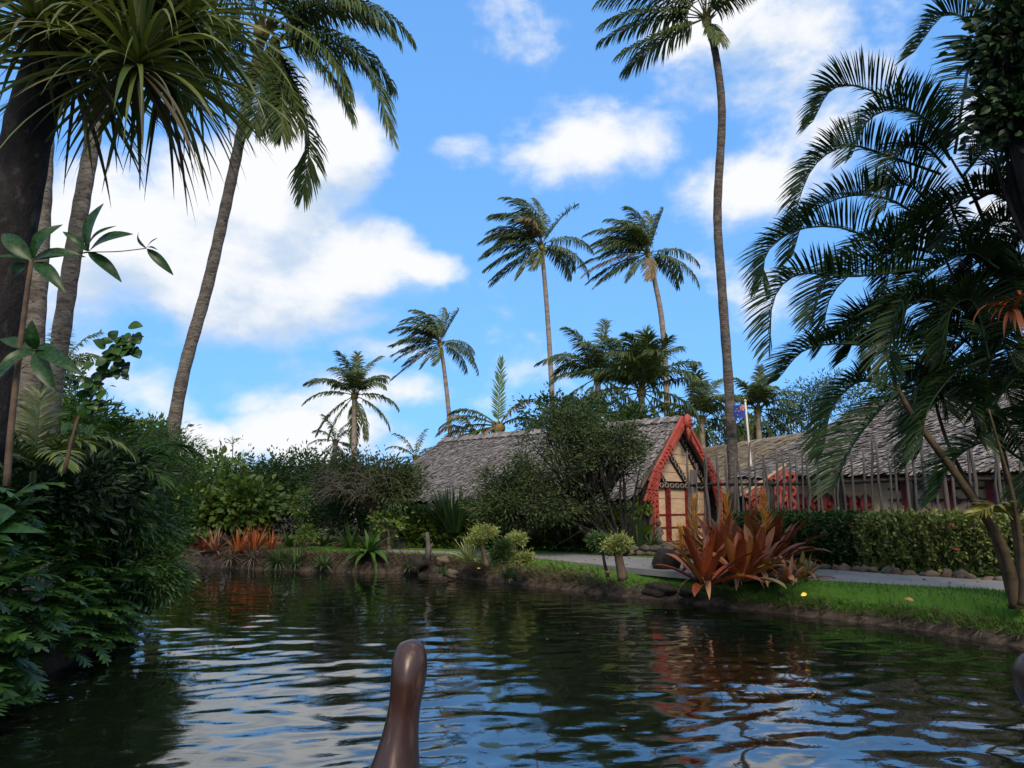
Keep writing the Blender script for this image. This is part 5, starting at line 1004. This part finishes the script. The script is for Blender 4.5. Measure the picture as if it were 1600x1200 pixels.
# ------------------------------------------------------------------ near bank on the left
def lobed(mb, P0, d0, L, W, droop, nl=8):
    pts, tg = arc(P0, d0, L, droop, 10); h = nrm([tg[0][0], tg[0][1], 1e-3]); S0 = nrm(np.cross(h, UP)); V = []; Q = []
    w = np.clip(.02 * (1 - np.linspace(0, 1, 11)), .004, 1) + .004
    for i in range(11): V += [pts[i] - S0 * w[i], pts[i] + S0 * w[i]]
    for i in range(10): Q.append((2 * i, 2 * i + 1, 2 * i + 3, 2 * i + 2))
    for k in range(nl):
        t = .22 + .74 * k / nl; x = t * 10; i = min(int(x), 9); p = pts[i] + (pts[i + 1] - pts[i]) * (x - i); T = tg[i]; l = W / 2 * math.sin(math.pi * (.22 + .7 * k / nl)) ** .7; bw = L * .74 / nl * .5
        for s in (-1, 1):
            d = nrm(S0 * s * .85 + T * .55 - UP * .12 + rng.normal(0, .06, 3)); b = len(V); V += [p - T * bw, p + T * bw, p + d * l * .55 + T * bw * .9, p + d * l, p + d * l * .6 - T * bw * .55]
            Q += [(b, b + 1, b + 2, b + 4)]; Q += [(b + 4, b + 2, b + 3, b + 3)]
    Qa = np.array(Q); tri = Qa[:, 2] == Qa[:, 3]; mb.add(V, Qa[~tri], Qa[tri][:, :3])
def near_bank():
    ys = np.linspace(2.5, 15.0, 400); cx = np.interp(ys, NEAR[:, 1], NEAR[:, 0])
    mb = MB()
    for k in range(1500):
        y = rng.uniform(3.2, 13.5); x = np.interp(y, NEAR[:, 1], NEAR[:, 0]); h = rng.random() ** .9 * (1.55 + .25 * math.sin(y * 2)); p = np.array([x + .05 - .5 * h ** 1.3 + rng.normal(0, .1), y, .12 + h])
        lobed(mb, p, nrm([rng.normal(.75, .5), rng.normal(-.3, .6), rng.uniform(0, .8)]), rng.uniform(.35, .62), rng.uniform(.2, .32), rng.uniform(.6, 1.9), 7)
    tag(mb.build('undergrowth', M['fern'], None, smooth=False), 'mass of dark lobed ferns covering the shaded bank', 'undergrowth', None, 'stuff')
    protos = []
    for i in range(4):
        m = MB(); lobed(m, (0, 0, 0), (1, 0, .55 + .2 * i), .6 + .06 * i, .3, 1.0 + .25 * i, 9); protos.append(m.mesh('lobed_frond')); protos[-1].materials.append(M['fern'])
    sp = [(4.6, .5), (5.2, .9), (5.6, .35), (6.2, .75), (6.6, 1.25), (7.3, .4), (7.8, .95), (8.6, .5), (9.4, .85), (10.2, .45), (11.2, .7), (12.3, .5), (5.0, 1.4), (5.9, 1.55)]
    for i, (y, z) in enumerate(sp):
        p = np.array([np.interp(y, NEAR[:, 1], NEAR[:, 0]) - .42 * z + .1, y, z]); r = thing('fern_clump', p, 'dark green clump of deeply lobed fern fronds on the shaded bank', 'fern', 'lobed ferns on the shaded bank')
        for k in range(11):
            f = bpy.data.objects.new('frond', protos[k % 4]); C.objects.link(f); f.parent = r; f.rotation_euler = (rng.normal(0, .2), rng.normal(0, .25), R(-115 + 200 * k / 10) + rng.normal(0, .2)); f.scale = (rng.uniform(.85, 1.15),) * 3
    def shrub(nm, px, py, Y, crowns, mat, lab, **kw):
        b = gz(at(px, py, Y), .6); tree(nm, b, [(at(x, y, Y_), r) for x, y, Y_, r in crowns], M[mat], M['brown_trunk'], lab, 'shrub', r0=.05, low=-1, **kw)
    shrub('feathery_shrub', 215, 850, 11, ((225, 720, 11, (.62, .6, .55)), (250, 800, 11, (.42, .5, .5)), (190, 740, 10, (.5, .6, .6)), (275, 720, 12.5, (.4, .5, .45))), 'feather', 'fine feathery green shrub at the foot of the leaning palm', leaf=.085, ncl=46, nper=100, rc=.22, aspect=.14, shell=.4)
    shrub('feathery_shrub', 225, 900, 9.6, ((215, 850, 9.6, (.45, .5, .42)), (240, 900, 9.3, (.3, .4, .3)), (170, 800, 9, (.5, .5, .5))), 'fern', 'darker feathery shrub drooping to the water below the first', leaf=.1, ncl=40, nper=80, rc=.2, aspect=.2, shell=.4, droop=.6)
    shrub('bank_shrub', 110, 800, 8.4, ((110, 765, 8.4, (.55, .6, .38)), (60, 775, 8, (.5, .6, .36)), (160, 745, 9, (.45, .5, .33)), (20, 740, 8.6, (.45, .6, .28))), 'dark_bush', 'dark glossy shrub along the top of the shaded bank', leaf=.12, ncl=44, nper=34, rc=.2, aspect=.4, kind='oval', shell=.5)
    shrub('bank_shrub', 60, 790, 11.5, ((50, 640, 11.5, (.9, .6, .6)), (120, 670, 11.5, (.6, .6, .42)), (0, 610, 11.5, (.7, .6, .7))), 'feather', 'lighter green shrub behind the grey trunks on the bank', leaf=.12, ncl=40, nper=70, rc=.3, aspect=.25, shell=.4)
    shrub('bank_shrub', 200, 790, 14, ((180, 690, 14, (.7, .6, .45)), (245, 690, 14.5, (.5, .5, .4)), (130, 690, 14, (.6, .6, .5))), 'tree_green', 'pale leafy shrub behind the bank between trunk and leaning palm', leaf=.12, ncl=34, nper=50, rc=.25, aspect=.45, shell=.4)
    b = at(250, 682, 12.7); o = MB().blob((0, 0, 0), (.13, .12, .13), .2, 10, 7, 3).build('palm_stump', M['dark_trunk'], None); o.location = b; MBt = MB(); MBt.tube([(0, 0, -1.2), (0, 0, -.05)], .1, 9); s_ = MBt.build('stump_stem', M['dark_trunk'], o); tag(o, 'dark broken stump top beside the base of the leaning palm', 'stump')
near_bank()
def young_palms():
    for px, py, Y, n, L, lab, mt in ((52, 735, 7.6, 9, .95, 'young feather palm sprouting among the dark shrubs below the grey trunks', 'coco'), (172, 745, 9.2, 10, 1.0, 'young feather palm near the round leaf branch on the bank top', 'feather'), (192, 835, 10.4, 9, .8, 'feathery seedling palm arching over the water at the bank corner', 'feather')):
        p = at(px, py, Y); r = thing('young_palm', p, lab, 'palm'); 
        for k in range(n):
            a = k * 2.4; e = R(rng.uniform(25, 75)); d = np.array([math.cos(a) * math.cos(e), math.sin(a) * math.cos(e) - .25, math.sin(e)]); mb = MB(); frond(mb, p, d, L * rng.uniform(.8, 1.15), rng.uniform(1.0, 1.9), 26, .3, .028, .3, r0=.01, vup=.2, a0=60, a1=25); mb.build('frond', M[mt], r, p, smooth=False)
        MB().tube([p - UP * .9, p], [.03, .03], 7).build('trunk', M['green_stem'], r, p)
young_palms()
def oval_leaf(mb, a, b, W, bow=.06, flip=1):
    a, b = np.asarray(a, float), np.asarray(b, float); L = np.linalg.norm(b - a); d = nrm(b - a); n = 9; t = np.linspace(0, 1, n); v = nrm(np.cross(d, nrm([.25 * flip, -1, .6]))); u = np.cross(v, d)
    w = W / 2 * np.sin(np.pi * np.clip(t, 0.01, .99) ** .8) ** .8; c = a + d * (t * L)[:, None] + u * (bow * L * np.sin(np.pi * t))[:, None]; V = []
    for i in range(n): V += [c[i] - v * w[i] + u * w[i] * .22, c[i] - v * w[i] * .5 + u * w[i] * .04, c[i], c[i] + v * w[i] * .5 + u * w[i] * .04, c[i] + v * w[i] + u * w[i] * .22]
    Q = [(i * 5 + j, i * 5 + j + 1, i * 5 + j + 6, i * 5 + j + 5) for i in range(n - 1) for j in range(4)]; return mb.add(V, Q)
def sapling():
    Y = 4.2; A = lambda x, y, dy=0: at(x, y, Y + dy); b = A(10, 760); root = thing('broad_leaf_sapling', b, 'thin stemmed sapling with big glossy leaves against the sky', 'sapling'); o = b
    MB().tube(spline([b, A(18, 660), A(34, 520), A(49, 406)], 14), np.linspace(.02, .013, 14), 7).build('stem', M['stem'], root, o); MB().tube(spline([A(49, 406), A(95, 400), A(138, 394, .05)], 8), .005, 5).build('twig', M['stem'], root, o); MB().tube(spline([A(138, 394, .05), A(185, 393, .05), A(229, 388, .08)], 8), .0032, 5).build('twig', M['stem'], root, o)
    MB().tube(spline([A(30, 560), A(42, 552), A(57, 546)], 6), .006, 5).build('twig', M['stem'], root, o)
    LV = [((49, 406), (3, 366), 30), ((52, 404), (98, 351), 28), ((50, 406), (134, 402), 24), ((54, 410), (102, 458), 26), ((46, 408), (-10, 402), 22), ((40, 412), (22, 432), 24), ((138, 392), (162, 318), 36), ((140, 392), (208, 366), 30), ((136, 390), (182, 353), 14), ((138, 394), (190, 441), 22), ((136, 392), (98, 362), 14), ((140, 392), (120, 384), 12), ((229, 388), (217, 361), 8), ((229, 388), (247, 372), 8), ((230, 389), (271, 430), 17), ((229, 388), (247, 391), 5),
          ((57, 546), (132, 588), 26), ((55, 546), (50, 500), 24), ((57, 548), (88, 612), 30), ((56, 545), (92, 548), 18), ((54, 546), (0, 530), 22), ((55, 548), (-6, 580), 22), ((30, 560), (-14, 604), 20)]
    for k, (a, c, w) in enumerate(LV):
        mb = MB(); oval_leaf(mb, A(*a), A(*c, rng.normal(-.04, .06)), w * Y / 1200 * .92, rng.uniform(.04, .2), 1 if k % 2 else -1); mb.build('leaf', M['big_leaf'], root, o)
sapling()
def heart_branch():
    Y = 6.4; A = lambda x, y, dy=0: at(x, y, Y + dy); b = A(100, 740); root = thing('round_leaf_branch', b, 'upright branch of small round leaves ending in dark curled clusters', 'branch'); o = b
    pts = spline([b, A(120, 660), A(150, 610), A(172, 565), A(196, 525)], 16); MB().tube(pts, np.linspace(.016, .005, 16), 6).build('stem', M['stem'], root, o)
    for k in range(58):
        i = int(rng.integers(5, 16)); p = pts[i] + rng.normal(0, .05, 3) * [1.3, 1, 1]; q = p + nrm([rng.normal(0, 1), rng.normal(-.3, .4), rng.normal(-.5, .5)]) * rng.uniform(.08, .13); mb = MB(); oval_leaf(mb, p, q, .1, .08, 1 if k % 2 else -1); mb.build('leaf', M['fern'] if k % 3 else M['big_leaf'], root, o)
    for k in range(34):
        c = ((200, 530), (190, 578), (122, 592), (205, 545))[k % 4]; p = A(*c) + rng.normal(0, .03, 3); q = p + nrm([rng.normal(0, 1), rng.normal(-.3, .4), rng.normal(-.6, .5)]) * rng.uniform(.06, .1); mb = MB(); oval_leaf(mb, p, q, .07, .25, 1 if k % 2 else -1); mb.build('leaf', M['dark_bush'], root, o)
heart_branch()
def close_leaves():
    Y = 3.0; A = lambda x, y, dy=0: at(x, y, Y + dy); b = A(-60, 900); root = thing('broad_leaf_plant', b, 'big pale green leaves poking in low beside the dark ferns', 'plant'); MB().tube(spline([b, A(-50, 850), A(-30, 825)], 6), .008, 6).build('stem', M['green_stem'], root, b)
    for a, c, w in (((-30, 825), (24, 800), 44), ((-30, 826), (72, 832), 16), ((-30, 828), (20, 846), 14), ((-30, 826), (-40, 780), 40)): mb = MB(); oval_leaf(mb, A(*a), A(*c, -.05), w * Y / 1200 * 1.15, .06); mb.build('leaf', M['big_leaf'], root, b)
close_leaves()

# small coloured things
def petals():
    for px, py, Y, mt, r, lab, nm in ((748, 889, 15.6, 'yellow', .04, 'yellow blossom on the bank below the tallest clipped shrub', 'blossom'), (767, 871, 15.4, 'yellow', .03, 'tiny yellow blossom at the trunk of the tallest clipped shrub', 'blossom'), (1494, 860, 11.2, 'red_flower', .05, 'red hibiscus bloom on the face of the variegated hedge', 'blossom'), (1487, 821, 11.4, 'red_flower', .04, 'smaller red bloom near the top of the variegated hedge', 'blossom'), (952, 896, 12.9, 'brom_dry', .07, 'little pinkish tuft on the lawn by the leaning shrub', 'plant')):
        m = MB(); c = at(px, py, Y)
        for k in range(6): a = k * 1.05; strap(m, (0, 0, 0), (math.cos(a), math.sin(a) - .3, .6), r * 1.3, r * 1.1, 1.0, 4, .1)
        o = m.build(nm if nm != 'plant' else 'pink_tuft', M[mt], None); o.location = c; tag(o, lab, 'flower' if nm == 'blossom' else nm)
    for px, py, a, lab in ((1256, 930, .5, 'fallen yellow leaf on the open lawn'), (1572, 921, 1.8, 'fallen yellow leaf at the foot of the areca palm'), (1420, 938, 2.4, 'curled brown leaf lying on the lawn')):
        c = gp(px, py, .43); m = MB(); oval_leaf(m, (-.05 * math.cos(a), -.05 * math.sin(a), 0), (.05 * math.cos(a), .05 * math.sin(a), .015), .045, .12); o = m.build('fallen_leaf', M['yellow'] if 'yellow' in lab else M['brom_dry'], None); o.location = c; tag(o, lab, 'leaf')
petals()

# ------------------------------------------------------------------ double canoe: carved stem posts on their bows
def canoe(cx, label, rows, Yp=1.6, seed=0):
    """rows: (left px, right px, py) of the post's outline, from its top down"""
    b = np.array([cx, 0.0, 0.0]); root = thing('canoe', b, label, 'canoe', 'twin canoe hulls'); pr = []
    for l, r, y in rows: p = at((l + r) / 2, y, Yp); pr.append((p, (r - l) / 2 * Yp / 1200 * 1.01))
    C0 = np.array([p for p, _ in pr]); Rr = np.array([r for _, r in pr]); n = 46; cs = spline(C0, n); rs = np.interp(np.linspace(0, 1, n), np.linspace(0, 1, len(Rr)), Rr); V = []; m = 24
    for _ in range(3): rs[1:-1] = (rs[:-2] + 2 * rs[1:-1] + rs[2:]) / 4
    for i in range(n):
        for j in range(m):
            a = 2 * math.pi * j / m; ca, sa = math.cos(a), math.sin(a); e = .8; k = min(1, i / 16)
            x = np.sign(ca) * abs(ca) ** e; y = np.sign(sa) * abs(sa) ** e - (.22 * k * max(0, 1 - abs(ca) * 2.2) if sa < 0 else 0)
            V.append(cs[i] + np.array([x * rs[i], y * rs[i] * (1.05 + .5 * k), 0]))
    V += [cs[0] + UP * .001, cs[-1]]; Q = [(i * m + j, i * m + (j + 1) % m, (i + 1) * m + (j + 1) % m, (i + 1) * m + j) for i in range(n - 1) for j in range(m)]
    T = [(n * m, (j + 1) % m, j) for j in range(m)] + [(n * m + 1, (n - 1) * m + j, (n - 1) * m + (j + 1) % m) for j in range(m)]
    mb = MB(); mb.add(V, Q, T); post = mb.build('stem_post', M['canoe'], root, b)
    hub = cs[14] + np.array([0, -rs[14] * 1.32, 0]); h = MB(); h.blob(hub, (.0028, .003, .0028), 0, 8, 6); h.build('peg_hole', M['black_wood'], post, b)
    zb = cs[-1][2] + .03; hull = MB(); st = [(Yp + .05, .03, zb), (1.3, .12, zb - .12), (.8, .2, zb - .2), (.1, .25, zb - .24), (-1.5, .28, zb - .25), (-3.2, .24, zb - .22), (-4.4, .05, zb - .1)]; V = []; prof = [(-1, 1), (-.98, .6), (-.75, .15), (-.3, -.1), (0, -.16), (.3, -.1), (.75, .15), (.98, .6), (1, 1), (.86, 1), (.8, .62), (.5, .25), (0, .1), (-.5, .25), (-.8, .62), (-.86, 1)]; cx2 = cs[-1][0]
    for y, w, z in st: V += [np.array([cx2 + x * w, y, -.1 + (z + .1) * zz]) for x, zz in prof]
    k = len(prof); Q = [(i * k + j, i * k + (j + 1) % k, (i + 1) * k + (j + 1) % k, (i + 1) * k + j) for i in range(len(st) - 1) for j in range(k)]; hull.add(V, Q); hull.build('hull', M['canoe'], root, b)
ROWS = [(636, 652, 1000.5), (625, 659, 1006), (618, 664, 1018), (614, 666, 1036), (613, 664, 1060), (612, 660, 1082), (609, 654, 1108), (600, 651, 1145), (590, 651, 1175), (581, 651, 1202), (565, 653, 1260), (545, 656, 1330)]
canoe(at(640, 1200, 1.6)[0], 'carved brown canoe bow post with rounded top rising from the water', ROWS)
canoe(at(1660, 1200, 1.6)[0], 'second carved canoe bow post, only its edge showing at the right', [(1280 - r + 980 + max(0, y - 1050) * .3, 1280 - l + 980 + max(0, y - 1050) * .3, y + 20) for l, r, y in ROWS])
